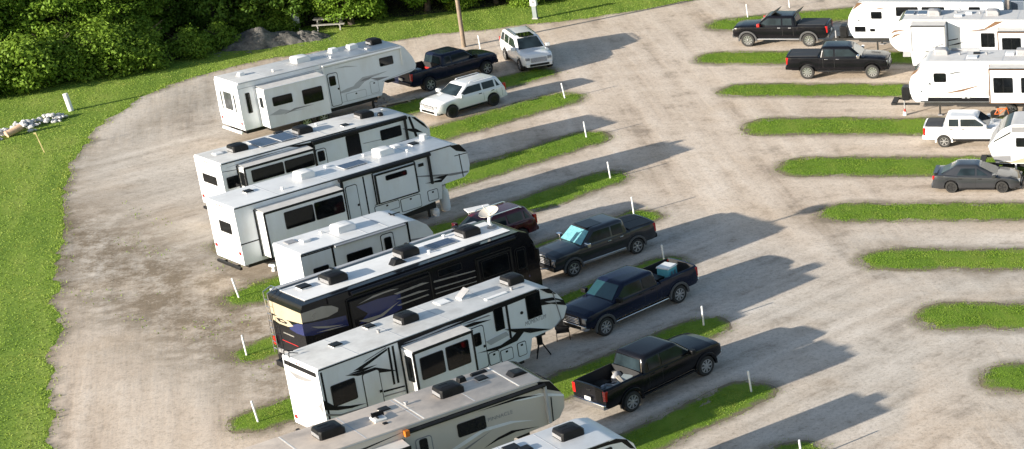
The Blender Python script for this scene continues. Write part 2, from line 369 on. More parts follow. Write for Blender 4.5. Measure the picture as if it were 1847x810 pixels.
wl=np.clip((lx-.5)/3,0,1)*np.clip((22.5-lx)/4,0,1)*(V2[:,0]<-9)*np.clip((27-ly)/2,0,1)
wr=np.clip((V2[:,0]+31.5-(122-V2[:,1])*.49)/5,0,1)*(V2[:,1]<131); wc=np.clip(1-wl-wr,0,1)
wt=wl+wr+wc; wl,wr,wc=wl/wt,wr/wt,wc/wt
mud=np.maximum(mud,.8*np.exp(-((lx-23.5)/1.3)**2)*(wc>.3)*np.clip(1-di/2.2,0,1))
for nme,arr in (('edge',edge),('mud',np.clip(mud,0,1)),('pad',pad),('wl',wl),('wr',wr),('wc',wc)):
    a=go.data.attributes.new(nme,'FLOAT','POINT'); a.data.foreach_set('value',arr.astype(np.float32))
# grass strips
def strip_outline(a,b,hw):
    a,b=Vector(a),Vector(b); d=(b-a).normalized(); nrm=Vector((-d.y,d.x)); pts=[]; L=(b-a).length
    for k in range(int(L/.3)+1): pts.append(a+d*min(L,k*.3)-nrm*hw)
    for k in range(1,16): t=-PI/2+PI*k/16; pts.append(b+d*math.cos(t)*hw+nrm*math.sin(t)*hw)
    for k in range(int(L/.3)+1): pts.append(b-d*min(L,k*.3)+nrm*hw)
    for k in range(1,16): t=PI/2+PI*k/16; pts.append(a+d*math.cos(t)*hw+nrm*math.sin(t)*hw)
    out=[]
    for q in pts:
        f=mnoise.noise(Vector((q.x*.4,q.y*.4,1)))*.24+mnoise.noise(Vector((q.x*1.3,q.y*1.3,5)))*.18+mnoise.noise(Vector((q.x*3.5,q.y*3.5,5)))*.12
        c=a+d*max(0,min(L,(q-a).dot(d))); o=(q-c); out.append(q+o.normalized()*f)
    return out,a,d,L
for a,b,hw in ISL:
    out,a2,d,L=strip_outline(a,b,hw); n=len(out); mb=MB()
    cen=[a2+d*max(0,min(L,(q-a2).dot(d))) for q in out]
    rings=[]
    for t,z in ((0,.013),(.12,.017),(.3,.024),(.6,.032),(.97,.036)):
        rings.append([(q.x+(c.x-q.x)*t,q.y+(c.y-q.y)*t,z+(mnoise.noise(Vector((q.x*.8,q.y*.8,t*3)))*.03 if t else 0)) for q,c in zip(out,cen)])
    mb.rings(rings,'strip_grass',cap0=False)
    o=tag(mb.build('grass_strip',smooth=60),kind='structure'); a_=o.data.attributes.new('rim','FLOAT','POINT'); a_.data.foreach_set('value',[v for v in (1.1,.75,.42,.15,.05) for _ in range(n)])
# blades
def blades(name,P,hgt,wid,mat,z0):
    n=len(P); az=rng.uniform(0,2*PI,n); h=hgt*rng.uniform(.55,1.35,n); wd=wid*rng.uniform(.6,1.3,n); ln=rng.uniform(.1,.7,n)*h; la=rng.uniform(0,2*PI,n)
    c,s=np.cos(az),np.sin(az)
    a=np.c_[P[:,0]-c*wd,P[:,1]-s*wd,z0]; b=np.c_[P[:,0]+c*wd,P[:,1]+s*wd,z0]; t=np.c_[P[:,0]+ln*np.cos(la),P[:,1]+ln*np.sin(la),z0+h]
    co=np.stack([a,b,t],1).reshape(-1,3)
    return co
cs=[];hs=[]
for a,b,hw in ISL:
    L=math.dist(a,b); A=(L*2*hw+PI*hw*hw); n=int(A*150*1.25)
    ux,uy=(b[0]-a[0])/L,(b[1]-a[1])/L; u=rng.uniform(-hw-.3,L+hw+.3,n*2); v=rng.uniform(-hw-.3,hw+.3,n*2)
    P=np.c_[a[0]+ux*u-uy*v,a[1]+uy*u+ux*v]; d=seg_sd(P,a,b)
    nz=np.array([mnoise.noise(Vector((x*.4,y*.4,1)))*.24+mnoise.noise(Vector((x*1.3,y*1.3,5)))*.28+mnoise.noise(Vector((x*3,y*3,6)))*.28 for x,y in P])-.10
    k=(d<hw+nz-.22+rng.exponential(.20,len(d))); P=P[k]; P=P[P[:,0]<8]; d=d[k][:len(P)] if False else seg_sd(P,a,b)
    zz=np.clip((hw-d)/.8,0,1)*.016+.008
    cs.append(blades('g',P,.042,.02,'blade',zz))
co=np.concatenate(cs); o=fast_mesh('grass',co,3,np.arange(len(co)),'blade','stuff')
# lawn on the left and behind
n=330000; P=np.c_[rng.uniform(-90,-36,n),rng.uniform(58,140,n)]
k=~inside(P,lot_b); P=P[k]; dl=poly_sd(P,lot_b)
# only what lies near the frame
vis=(P[:,0]>-0.80*P[:,1]+2)&(P[:,0]>-90)
P=P[vis]; dl=dl[vis]
co=blades('l',P,.045,.03,'blade_lawn',0*dl)
# taller fringe along the gravel edge
fr=[]
for x,y in lot_b:
    if x<-30 and y<146:
        for _ in range(12):
            r=abs(rng.normal(0,.28))
            e_=rng.exponential(.16); fr.append((x+rng.normal(0,.16)-r*.8+e_*.8,y+rng.normal(0,.16)-e_*.4))
fr=np.array(fr); co2=blades('f',fr,.09,.026,'blade',np.zeros(len(fr)))
o=fast_mesh('lawn_grass',np.concatenate([co,co2]),3,np.arange(len(co)+len(co2)),'blade_lawn','stuff')
# sparse weeds on the worn ground behind the rigs
P=np.c_[rng.uniform(-62,-33,9000),rng.uniform(62,112,9000)]; lx_=(P[:,0]+45.1)*DX+(P[:,1]-80.8)*DY
nz=np.array([mnoise.noise(Vector((x*.35,y*.35,12))) for x,y in P]); P=P[(np.abs(lx_-.5)<4)&(nz>.12)&inside(P,lot_b)]
co=blades('w',P,.07,.03,'blade',np.full(len(P),.012)); fast_mesh('weeds',co,3,np.arange(len(co)),'blade','stuff')
# ------------------------------------------------------------------ wheels
_wc={}
def wheel(parent,x,y,z,r,wd,out,style='alloy',spokes=6,name='wheel',steer=0):
    key=(r,wd,out,style,spokes)
    if key not in _wc:
        T=lambda X,Y,Z:(X,Z*out,Y)
        hub=MB().lathe([(.12*r,wd*.2),(.12*r,wd*.46),(.08*r,wd*.48)],10,'black_rim' if style=='black_rim' else 'alloy',T)
        ty=MB().lathe([(.62*r,-wd*.5),(.92*r,-wd*.5),(r,-wd*.38),(r,wd*.38),(.93*r,wd*.5),(.70*r,wd*.5),(.655*r,wd*.40)],26,'rubber',T)
        rm=MB().lathe([(.3*r,wd*.05),(.665*r,wd*.05),(.67*r,wd*.44),(.60*r,wd*.46),(.58*r,wd*.12)],26,'under_black' if style!='steel' else 'black_rim',T)
        rm.lathe([(.58*r,wd*.13),(.61*r,wd*.47),(.67*r,wd*.47),(.672*r,wd*.3)],26,style if style!='steel' else 'alloy',T)
        for k in range(spokes):
            a=2*PI*k/spokes; c,s=math.cos(a),math.sin(a); tx,tz=-s,c; vs=[]
            for rr,hw in ((.08*r,.07*r),(.62*r,.105*r)):
                for h in (wd*.30,wd*.43):
                    for q in (-1,1): vs.append((c*rr+tx*hw*q,h*out,s*rr+tz*hw*q))
            rm.add(vs,[(0,1,3,2),(4,6,7,5),(0,4,5,1),(2,3,7,6),(0,2,6,4),(1,5,7,3)],style if style!='steel' else 'alloy')
        hub.recalc=True
        h=hub.build(name,smooth=40,recalc=True); t=ty.build('tyre',h,smooth=40,recalc=True); q=rm.build('rim',h,smooth=35,recalc=True)
        _wc[key]=h; o=h
    else: o=copy_tree(_wc[key])
    o.parent=parent; o.location=(x,y,z); o.rotation_euler=(0,0,steer); return o
# ------------------------------------------------------------------ recreational vehicles: x along, y=0 the near wall, y=W the far wall
def rot_origin(ox,oy,h,d): return ox+d*math.cos(R(h)),oy+d*math.sin(R(h))
def body(root,prof,W,decals=(),mat='rv_white',roof='roof_white',seg=None,rear=(),bevel=.05,rx=0):
    mb=MB(); n=len(prof); sg={}; zm=max(p[1] for p in prof)
    for i in range(n):
        (xa,za),(xb,zb)=prof[i],prof[(i+1)%n]
        if min(za,zb)>zm-.45 and abs(zb-za)<.3*abs(xb-xa): sg[i]=roof
        elif max(za,zb)<zm-1.2 and abs(zb-za)<.6*abs(xb-xa): sg[i]='under_black' if max(za,zb)<1.3 else mat
    sg.update(seg or {})
    mb.prism(prof,'y',0,W,mat,seg=sg)
    o=mb.build('body',root,bevel=bevel)
    # livery lies a few mm proud of the wall, in the body's own mesh
    db=MB()
    for k,(pts,m) in enumerate(decals): db.prism(pts,'y',-.004-.0012*k,.0006,m)
    for k,(pts,m) in enumerate(rear): db.prism(pts,'x',rx-.004-.0012*k,rx+.0006,m)
    if db.v:
        me=o.data; import bmesh; bm=bmesh.new(); bm.from_mesh(me); d2=db.build('tmp'); base=len(me.materials)
        for m_ in d2.data.materials: me.materials.append(m_)
        nf=len(bm.faces); bm.from_mesh(d2.data); bm.faces.ensure_lookup_table()
        for f in bm.faces[nf:]: f.material_index+=base
        bm.to_mesh(me); bm.free(); bpy.data.objects.remove(d2)
        me.polygons.foreach_set('use_smooth',[True]*len(me.polygons)); me.set_sharp_from_angle(angle=R(35))
    return o
def window(p,x0,x1,z0,z1,y=0,r=.07,bar=False,pane='glass_dark'):
    f=MB().prism(rrect(x0,x1,z0,z1,r),'y',y-.022,y+.004,'black_trim').build('window',p)
    g=MB()
    if bar:
        xm=(x0+x1)/2; g.prism(rrect(x0+.035,xm-.015,z0+.035,z1-.035,r*.7),'y',y-.027,y-.012,pane); g.prism(rrect(xm+.015,x1-.035,z0+.035,z1-.035,r*.7),'y',y-.026,y-.012,pane)
    else: g.prism(rrect(x0+.035,x1-.035,z0+.035,z1-.035,r*.7),'y',y-.027,y-.012,pane)
    g.build('pane',f); return f
def xwindow(p,y0,y1,z0,z1,x=0,r=.06,pane='glass_dark',frame='black_trim'):
    f=MB().prism(rrect(y0,y1,z0,z1,r),'x',x-.022,x+.004,frame).build('window',p)
    MB().prism(rrect(y0+.04,y1-.04,z0+.04,z1-.04,r*.7),'x',x-.028,x-.012,pane).build('pane',f); return f
def door(p,x0,x1,z0,z1,win=None,y=0,mat='rv_white',ring='black_trim',handle=True,name='door'):
    f=MB().prism(rrect(x0,x1,z0,z1,.12,4),'y',y-.014,y+.004,ring); f.prism(rrect(x0+.035,x1-.035,z0+.035,z1-.035,.1,4),'y',y-.022,y-.006,mat)
    o=f.build(name,p)
    if win: w_=window(o,*win,y=y-.022)
    if handle: MB().box(x1-.14,x1-.05,y-.05,y-.02,(z0+z1)/2-.06,(z0+z1)/2+.05,'black_plastic').build('handle',o,bevel=.01)
    return o
def hatch(p,x0,x1,z0,z1,y=0,mat='rv_white',ring='black_trim'):
    f=MB().prism(rrect(x0,x1,z0,z1,.08),'y',y-.012,y+.004,ring); f.prism(rrect(x0+.03,x1-.03,z0+.03,z1-.03,.06),'y',y-.02,y-.006,mat)
    o=f.build('storage_hatch',p)
    MB().box((x0+x1)/2-.05,(x0+x1)/2+.05,y-.035,y-.018,z1-.17,z1-.09,'black_plastic').build('latch',o); return o
def slide(root,x0,x1,z0,z1,d,wins=(),mat='rv_white',trim='black_trim',top='topper',bar=False,endwin=None,fw=.06,roller='black_trim'):
    b=MB().box(x0,x1,-d,.03,z0,z1,mat); o=b.build('slide_out',root,bevel=.03)
    t=MB()
    for xa,xb,za,zb in ((x0-.012,x0+fw,z0,z1),(x1-fw,x1+.012,z0,z1),(x0+fw,x1-fw,z1-fw,z1+.004),(x0+fw,x1-fw,z0-.004,z0+fw*.6)): t.box(xa,xb,-d-.015,-d+.05,za,zb,trim)
    for xa,xb in ((x0-.07,x0-.012),(x1+.012,x1+.07)): t.box(xa,xb,-.03,.004,z0-.03,z1+.06,trim)
    t.box(x0-.012,x1+.012,-.03,.004,z1+.055,z1+.11,trim)
    t.build('trim',o)
    if top:
        q=MB().add([(x0+.02,-d-.02,z1+.03),(x1-.02,-d-.02,z1+.03),(x1-.02,.0,z1+.10),(x0+.02,.0,z1+.10),(x0+.02,-d-.02,z1+.045),(x1-.02,-d-.02,z1+.045),(x1-.02,.0,z1+.115),(x0+.02,.0,z1+.115)],[(3,2,1,0),(4,5,6,7),(0,1,5,4),(1,2,6,5),(2,3,7,6),(3,0,4,7)],top)
        q.cyl((x0+.0,-d-.03,z1+.03),(x1,-d-.03,z1+.03),.035,.035,8,roller); q.build('topper',o)
    for w_ in wins: window(o,*w_,y=-d,bar=bar)
    if endwin: xwindow(o,*endwin,x=x0)
    return o
def aircon(root,x,y,z,mat='black_plastic',l=.82,w=.72,h=.34,grille='grey_plastic',name='air_conditioner'):
    def ring(x0,x1,y0,y1,zz,c): return [(x0+c,y0,zz),(x1-c,y0,zz),(x1,y0+c,zz),(x1,y1-c,zz),(x1-c,y1,zz),(x0+c,y1,zz),(x0,y1-c,zz),(x0,y0+c,zz)]
    a,b=x-l/2,x+l/2; c,d=y-w/2,y+w/2
    mb=MB().rings([ring(a,b,c,d,z-.01,.06),ring(a,b,c,d,z+h*.62,.06),ring(a+.015,b-.08,c+.02,d-.02,z+h*.9,.07),ring(a+.06,b-.22,c+.08,d-.08,z+h,.06)],mat)
    for k in (-1,1): mb.box(a+.14,b-.40,y+k*w*.16-.02,y+k*w*.16+.02,z+h*.98,z+h+.012,mat)
    o=mb.build(name,root,bevel=.02)
    g=MB()
    for k in range(5): g.box(a-.012,a+.01,c+.07,d-.07,z+.045+k*h*.085,z+.045+k*h*.085+h*.05,grille)
    for k in range(4): g.box(a+.12+k*.09,a+.17+k*.09,c-.01,c+.01,z+.05,z+h*.42,mat)
    g.build('grille',o); return o
def vent(root,x,y,z,s=.36,h=.10,mat='black_plastic',open_=False,lid='black_plastic'):
    o=MB().box(x-s/2,x+s/2,y-s/2,y+s/2,z-.01,z+h*.5,'white_plastic',.01,.01).build('roof_vent',root)
    if open_: MB().add([(x-s/2,y-s/2,z+h*.6),(x+s/2,y-s/2,z+h*.6+.28),(x+s/2,y+s/2,z+h*.6+.28),(x-s/2,y+s/2,z+h*.6),(x-s/2,y-s/2,z+h*.6+.03),(x+s/2,y-s/2,z+h*.6+.31),(x+s/2,y+s/2,z+h*.6+.31),(x-s/2,y+s/2,z+h*.6+.03)],[(3,2,1,0),(4,5,6,7),(0,1,5,4),(1,2,6,5),(2,3,7,6),(3,0,4,7)],lid).build('lid',o)
    else: MB().box(x-s/2-.02,x+s/2+.02,y-s/2-.02,y+s/2+.02,z+h*.5,z+h,lid,.04,.04).build('lid',o)
    return o
def pipe_vent(root,x,y,z,mat='white_plastic'): return MB().cyl((x,y,z-.01),(x,y,z+.10),.05,.05,10,mat).cyl((x,y,z+.10),(x,y,z+.13),.085,.07,10,mat).build('plumbing_vent',root,smooth=40)
def solar_panel(root,x0,x1,y0,y1,z):
    o=MB().box(x0,x1,y0,y1,z+.03,z+.065,'light_decal').build('solar_panel',root)
    MB().box(x0+.03,x1-.03,y0+.03,y1-.03,z+.060,z+.069,'solar_cells').build('cells',o)
    MB().box(x0+.1,x0+.15,y0,y1,z-.01,z+.032,'grey_plastic').box(x1-.15,x1-.1,y0,y1,z-.01,z+.032,'grey_plastic').build('bracket',o); return o
def rails(root,x0,x1,z,W,mat='black_trim',h=.05):
    MB().box(x0,x1,-.022,.004,z-h-.03,z-.03,mat).box(x0,x1,W-.004,W+.022,z-h-.03,z-.03,mat).build('gutter_rail',root)
    sm=MB()
    for k in range(1,5): xs_=x0+(x1-x0)*(k/5+.03*math.sin(k*7+x1)); sm.box(xs_,xs_+.035,.05,W-.05,z-.004,z+.003,'light_decal')
    sm.build('roof_seam',root)
def awning(root,x0,x1,z,mat='black_trim',arms=(),zarm=1.9,r=.085,armmat=None):
    a=MB().cyl((x0,-.10,z),(x1,-.10,z),r,r,12,mat).box(x0,x1,-.03,.003,z-.05,z+.07,mat).build('awning',root,smooth=40)
    for x in arms: MB().box(x-.045,x+.045,-.13,-.004,zarm,z-.05,armmat or mat).build('arm',a)
def running_gear(root,x0,x1,W,xw,floor,r=.37,legs=()):
    MB().box(x0,x1,.25,W-.25,floor-.28,floor+.04,'under_black').build('chassis',root)
    for x in xw:
        for y,out in ((.17,-1),(W-.17,1)): wheel(root,x,y,r,r,.24,out,'steel',6)
    for x in legs:
        for y in (.35,W-.35): MB().box(x-.05,x+.05,y-.05,y+.05,.06,floor,'under_black').box(x-.13,x+.13,y-.13,y+.13,0.005,.06,'grey_plastic').build('landing_leg',root)
def tail_lights(root,W,z,x=0): 
    for y in (.18,W-.18): MB().prism(rrect(y-.09,y+.09,z-.08,z+.08,.05),'x',x-.03,x+.002,'red_lens').build('tail_light',root)
def bumper(root,W,z=.62,x=0,mat='black_plastic'):
    MB().box(x-.16,x-.04,.2,W-.2,z-.07,z+.06,mat).box(x-.05,x+.1,.6,.7,z-.05,z+.04,mat).box(x-.05,x+.1,W-.7,W-.6,z-.05,z+.04,mat).build('bumper',root,bevel=.01)
def lights_row(root,W,z,x=0):
    for k in (-1,0,1): MB().box(x-.025,x+.002,W/2+k*.22-.05,W/2+k*.22+.05,z-.02,z+.02,'red_lens').build('marker_light',root)
RVG='recreational vehicles parked in the left row'
# --- 1 old white fifth wheel ---------------------------------------------------------------
W=2.45; r=thing('fifth_wheel_trailer','older white fifth wheel trailer with grey swirl decals, hitched to the dark navy pickup','camper trailer',(-54.34,103.99,0),R(53.7),RVG)
prof=[(0,.85),(-.03,1.6),(0,3.45),(.08,3.62),(10.2,3.62),(10.45,3.45),(10.9,2.75),(11.08,2.2),(11.0,1.95),(10.7,1.83),(8.88,1.68),(8.55,.85)]
D=[([(5.84,3.13),(6.58,3.15),(7.4,2.94),(6.56,3.06)],'light_decal'),([(6.67,1.64),(7.0,1.95),(7.52,2.23),(8.3,2.22),(9.22,2.24),(8.6,2.14),(8.13,2.08),(7.59,1.93),(7.16,1.64)],'light_decal'),([(7.3,2.0),(7.6,2.12),(8.2,2.14),(7.9,2.0)],'grey_decal'),([(5.56,1.60),(6.45,1.79),(7.58,1.89),(6.53,1.58)],'light_decal'),([(7.99,2.04),(9.22,1.88),(8.45,1.80)],'grey_decal'),([(.05,3.3),(10.2,3.38),(10.2,3.36),(.05,3.26)],'light_decal'),([(5.0,1.05),(8.5,1.05),(8.5,1.03),(5.0,1.03)],'light_decal'),([(8.7,1.7),(10.9,1.98),(10.9,1.96),(8.7,1.67)],'light_decal')]
body(r,prof,W,D,rear=[([(.4,1.1),(2.05,1.1),(2.05,1.07),(.4,1.07)],'light_decal'),([(.3,3.35),(2.1,3.35),(2.1,3.32),(.3,3.32)],'light_decal')])
sl_=slide(r,1.0,4.72,.9,3.15,.92,[(1.40,2.58,2.1,2.63),(3.2,4.42,1.77,2.63)],trim='rv_white',endwin=(-.62,-.3,2.05,2.65),fw=.03,roller='rv_white')
MB().prism([(1.07,1.66),(1.73,1.87),(2.0,1.78),(2.37,1.62),(3.29,1.52),(2.3,1.56),(1.78,1.54)],'y',-.926,-.918,'light_decal').prism([(1.9,1.50),(2.6,1.72),(3.8,1.66),(2.7,1.62)],'y',-.927,-.918,'grey_decal').build('swirl_decal',sl_)
window(r,8.74,9.63,2.58,3.1); window(r,.38,.64,1.78,2.97,r=.05)
door(r,5.33,6.0,.92,2.92,(5.42,5.82,2.17,2.74)); hatch(r,7.9,8.45,1.1,1.85,ring='light_decal'); hatch(r,6.3,7.6,1.02,1.5,ring='light_decal')
xwindow(r,.78,1.70,1.85,2.95,pane='glass_grey',frame='light_decal'); xwindow(r,.42,.64,1.8,2.9,pane='glass_grey',frame='light_decal'); xwindow(r,1.84,2.06,1.8,2.9,pane='glass_grey',frame='light_decal')
MB().box(5.1,5.2,-.12,-.004,1.0,3.45,'white_plastic').box(10.15,10.22,-.10,-.004,2.4,3.45,'white_plastic').cyl((5.1,-.1,3.46),(10.2,-.1,3.46),.06,.06,10,'white_plastic').build('awning',r)
rails(r,.1,10.15,3.62,W,'light_decal',.04)
aircon(r,4.7,W/2+.2,3.62,'white_plastic',.95); aircon(r,9.45,W/2+.25,3.62,'black_plastic',.75,.66)
MB().box(6.75,7.2,1.55,2.0,3.61,3.85,'white_plastic',.04,.04).build('roof_vent',r,bevel=.02); MB().box(7.75,8.35,1.3,1.75,3.61,3.88,'white_plastic',.05,.04).build('roof_vent',r,bevel=.02); MB().box(.9,1.25,1.25,1.6,3.61,3.8,'white_plastic',.05,.05).build('roof_vent',r,bevel=.02)
vent(r,8.6,.75,3.62,.3,.06,lid='grey_plastic'); pipe_vent(r,2.6,.7,3.62); pipe_vent(r,6.1,.6,3.62)
running_gear(r,.2,8.4,W,(3.7,4.75),.85,legs=(8.1,)); tail_lights(r,W,1.25); bumper(r,W,.7,mat='white_plastic')
MB().box(9.6,10.1,.95,1.5,1.2,1.86,'under_black',.06,.06).build('hitch_pin_box',r)
# --- 2 fifth wheel with solar panels ---------------------------------------------------------
W=2.46; r=thing('travel_trailer','long white trailer with two blue solar panels and three black air conditioners on its roof','camper trailer',(-49.13,90.89,0),R(54.6),RVG)
prof=[(0,.8),(0,3.3),(.06,3.36),(7.6,3.33),(10.5,3.22),(10.95,3.05),(11.45,2.55),(11.72,2.1),(11.7,1.4),(11.3,.8)]
D=[([(0,2.93),(1.0,2.83),(1.0,2.80),(0,2.90)],'black_decal'),([(.2,3.06),(2.0,3.20),(3.8,3.16),(1.8,3.12)],'grey_decal'),([(3.6,3.30),(5.0,3.16),(10.5,3.12),(10.5,2.98),(5.05,2.98),(4.2,3.1)],'black_decal'),([(4.75,.85),(4.95,.85),(4.95,3.1),(4.75,3.15)],'black_decal'),([(7.7,2.36),(8.84,2.30),(8.84,2.27),(7.8,2.32)],'grey_decal'),([(10.1,2.55),(10.7,2.2),(11.3,2.02),(10.9,2.35)],'black_decal'),([(10.55,3.1),(10.68,3.1),(10.95,1.9),(10.8,1.9)],'black_decal'),([(7.9,1.5),(10,1.9),(11.2,1.8),(10,1.7)],'grey_decal'),([(10.75,3.05),(10.97,2.98),(11.45,2.48),(11.62,2.15),(11.35,2.4)],'black_decal')]
body(r,prof,W,D,seg={5:'black_gloss',6:'black_gloss'},rear=[([(.2,3.0),(2.2,3.0),(2.2,2.97),(.2,2.97)],'light_decal'),([(.5,1.4),(2.0,1.4),(2.0,1.2),(.5,1.2)],'light_decal')])
slide(r,.85,4.66,.9,2.98,.6,[(1.18,2.9,2.15,2.80),(2.97,4.58,2.15,2.80)],endwin=(-.52,-.12,2.0,2.75),top='topper')
window(r,.18,.80,1.96,2.57); window(r,8.8,10.04,2.2,2.79)
door(r,5.02,5.62,.9,2.72,(5.12,5.5,2.04,2.6)); door(r,6.8,7.6,.95,3.02,mat='black_gloss'); hatch(r,8.6,10.2,.95,1.55)
awning(r,4.9,10.4,3.17,'black_trim',(4.95,10.3),1.6); xwindow(r,.62,1.92,2.05,2.52)
rails(r,.1,7.5,3.35,W)
aircon(r,1.75,W/2+.15,3.35); aircon(r,5.35,W/2+.2,3.34); aircon(r,8.9,W/2+.2,3.27); 
MB().lathe([(.14,3.26),(.16,3.32),(.12,3.42),(.03,3.46)],12,'black_plastic').build('antenna_dome',r,smooth=60).location=(9.55,.95,0)
solar_panel(r,2.62,3.62,.75,2.1,3.35); solar_panel(r,3.75,4.7,.72,2.05,3.35)
MB().box(4.25,4.7,2.12,2.38,3.34,3.44,'black_plastic').build('roof_vent',r,bevel=.02); vent(r,.8,1.6,3.35,.4,.08,lid='white_plastic'); vent(r,7.3,.7,3.33,.35,.08); pipe_vent(r,6.4,1.9,3.34); pipe_vent(r,10.1,1.6,3.24)
running_gear(r,.2,11.0,W,(4.6,5.6),.8,legs=(.6,10.4)); tail_lights(r,W,1.2); bumper(r,W); lights_row(r,W,3.2)
# --- 3 fifth wheel with awning and wide slide -----------------------------------------------
W=2.44; r=thing('fifth_wheel_trailer','white trailer with black awning arms, wide dark slide windows and two white air conditioners','camper trailer',(-45.10,83.80,0),R(54.4),RVG)
prof=[(0,.72),(0,3.56),(.05,3.61),(11.7,3.61),(12.15,3.42),(12.45,2.95),(12.5,2.3),(12.4,1.9),(12.1,1.72),(10.75,1.66),(10.64,.95),(8.5,.78)]
D=[([(0,1.80),(.95,1.80),(.95,1.74),(0,1.74)],'black_decal'),([(11.5,3.56),(12.07,3.5),(12.45,3.0),(12.31,3.02),(11.85,3.2)],'black_decal'),([(8.93,2.60),(10.0,2.40),(11.18,2.14),(12.38,1.98),(12.33,1.9),(11.34,1.99),(10.5,2.18)],'grey_decal'),([(10.3,2.15),(11.2,2.12),(10.74,1.82),(9.83,2.0),(10.8,1.97)],'black_decal'),([(11.7,2.98),(12.45,2.95),(12.45,2.91),(11.7,2.94)],'black_decal'),([(11.95,3.0),(12.0,3.0),(12.05,1.75),(12.0,1.75)],'black_decal'),([(6.95,1.70),(9.4,1.66),(9.4,1.63),(6.95,1.67)],'black_decal'),([(6.55,.8),(6.62,.8),(6.62,3.3),(6.55,3.3)],'black_decal')]
body(r,prof,W,D,roof='roof_bright',rear=[([(.3,3.15),(2.1,3.15),(2.1,3.13),(.3,3.13)],'light_decal')])
slide(r,.97,5.08,.95,3.2,.76,[(1.92,3.4,2.12,2.98),(3.46,4.96,2.12,3.0)]); 
window(r,1.3-.25,1.3-.2,2.0,2.1) if 0 else None
door(r,5.56,6.2,.9,3.05,None); awning(r,5.28,10.3,3.47,'black_trim',(5.4,10.2),1.9,.1)
s2=slide(r,7.12,9.38,1.72,3.24,.14,[(7.68,8.86,2.79,3.06)],top=None,fw=.07)
hatch(r,6.9,8.27,1.18,1.62); hatch(r,8.33,9.47,.88,1.58); hatch(r,9.87,10.47,1.0,1.58)
MB().box(9.62,9.9,-.04,.003,2.95,3.1,'black_plastic').build('porch_light',r); MB().box(6.3,6.5,-.12,-.004,.95,1.1,'black_plastic').build('grab_handle',r)
xwindow(r,.55,1.56,2.16,2.72); rails(r,.05,11.6,3.61,W)
aircon(r,4.42,W/2+.2,3.61,'white_plastic'); aircon(r,8.7,W/2+.2,3.61,'white_plastic',.9); solar_panel(r,6.15,7.4,.75,1.5,3.61)
MB().cyl((11.3,1.9,3.6),(11.3,1.9,3.86),.19,.18,16,'white_plastic').build('antenna_dome',r,smooth=40)
vent(r,1.65,1.6,3.61,.36,.09); vent(r,10.5,1.55,3.61,.4,.09); vent(r,9.75,2.0,3.61,.36,.08,lid='white_plastic'); vent(r,5.9,1.9,3.61,.2,.08,lid='white_plastic'); pipe_vent(r,9.6,.75,3.61); pipe_vent(r,7.9,1.9,3.61); pipe_vent(r,2.8,.6,3.61)
running_gear(r,.3,10.4,W,(3.9,4.95),.75,legs=(10.0,)); tail_lights(r,W,1.3); bumper(r,W,.55); lights_row(r,W,3.5)
MB().box(11.0,11.55,.95,1.5,1.15,1.75,'under_black',.05,.05).build('hitch_pin_box',r)
# --- 4 small white travel trailer ------------------------------------------------------------
W=2.3; r=thing('travel_trailer','small plain white travel trailer with a rounded nose, tucked in behind the black motorhome','camper trailer',(-39.98,79.0,0),R(53.2),RVG)
prof=[(0,.72),(0,3.15),(.06,3.21),(5.2,3.19),(5.75,3.1),(6.2,2.75),(6.45,2.3),(6.52,1.6),(6.25,.75)]
D=[([(1.46,.75),(1.56,.75),(1.56,3.16),(1.46,3.16)],'black_decal'),([(5.2,.8),(5.30,.8),(5.30,3.16),(5.2,3.16)],'black_decal'),([(5.3,2.28),(6.44,2.12),(6.45,2.05),(5.3,2.2)],'grey_decal'),([(0,3.1),(5.25,3.1),(5.25,3.05),(0,3.05)],'black_decal'),([(.1,1.3),(6.3,1.3),(6.3,1.2),(.1,1.2)],'grey_decal')]
body(r,prof,W,D,roof='roof_bright')
door(r,3.83,4.48,.85,2.94,(3.98,4.33,2.0,2.75)); window(r,2.1,3.36,1.75,2.53); window(r,.46,1.2,1.75,2.36)
awning(r,1.6,5.1,3.10,'awning_grey',(),1.9,.05); rails(r,.05,5.2,3.2,W); aircon(r,2.85,W/2+.15,3.2,'white_plastic',.95)
vent(r,1.0,1.3,3.2,.36,.12,lid='white_plastic'); vent(r,.55,1.75,3.2,.45,.05,lid='grey_plastic'); pipe_vent(r,2.0,1.7,3.2); MB().box(5.25,5.75,1.35,1.4,3.18,3.22,'black_plastic').box(5.3,5.34,1.1,1.6,3.2,3.24,'black_plastic').build('tv_antenna',r)
running_gear(r,.2,6.3,W,(2.6,3.5),.72,legs=(.5,5.8)); tail_lights(r,W,1.1); bumper(r,W); MB().box(6.3,7.3,W/2-.35,W/2-.25,.5,.62,'under_black').box(6.3,7.3,W/2+.25,W/2+.35,.5,.62,'under_black').box(7.2,7.6,W/2-.1,W/2+.1,.5,.62,'under_black').build('drawbar',r)
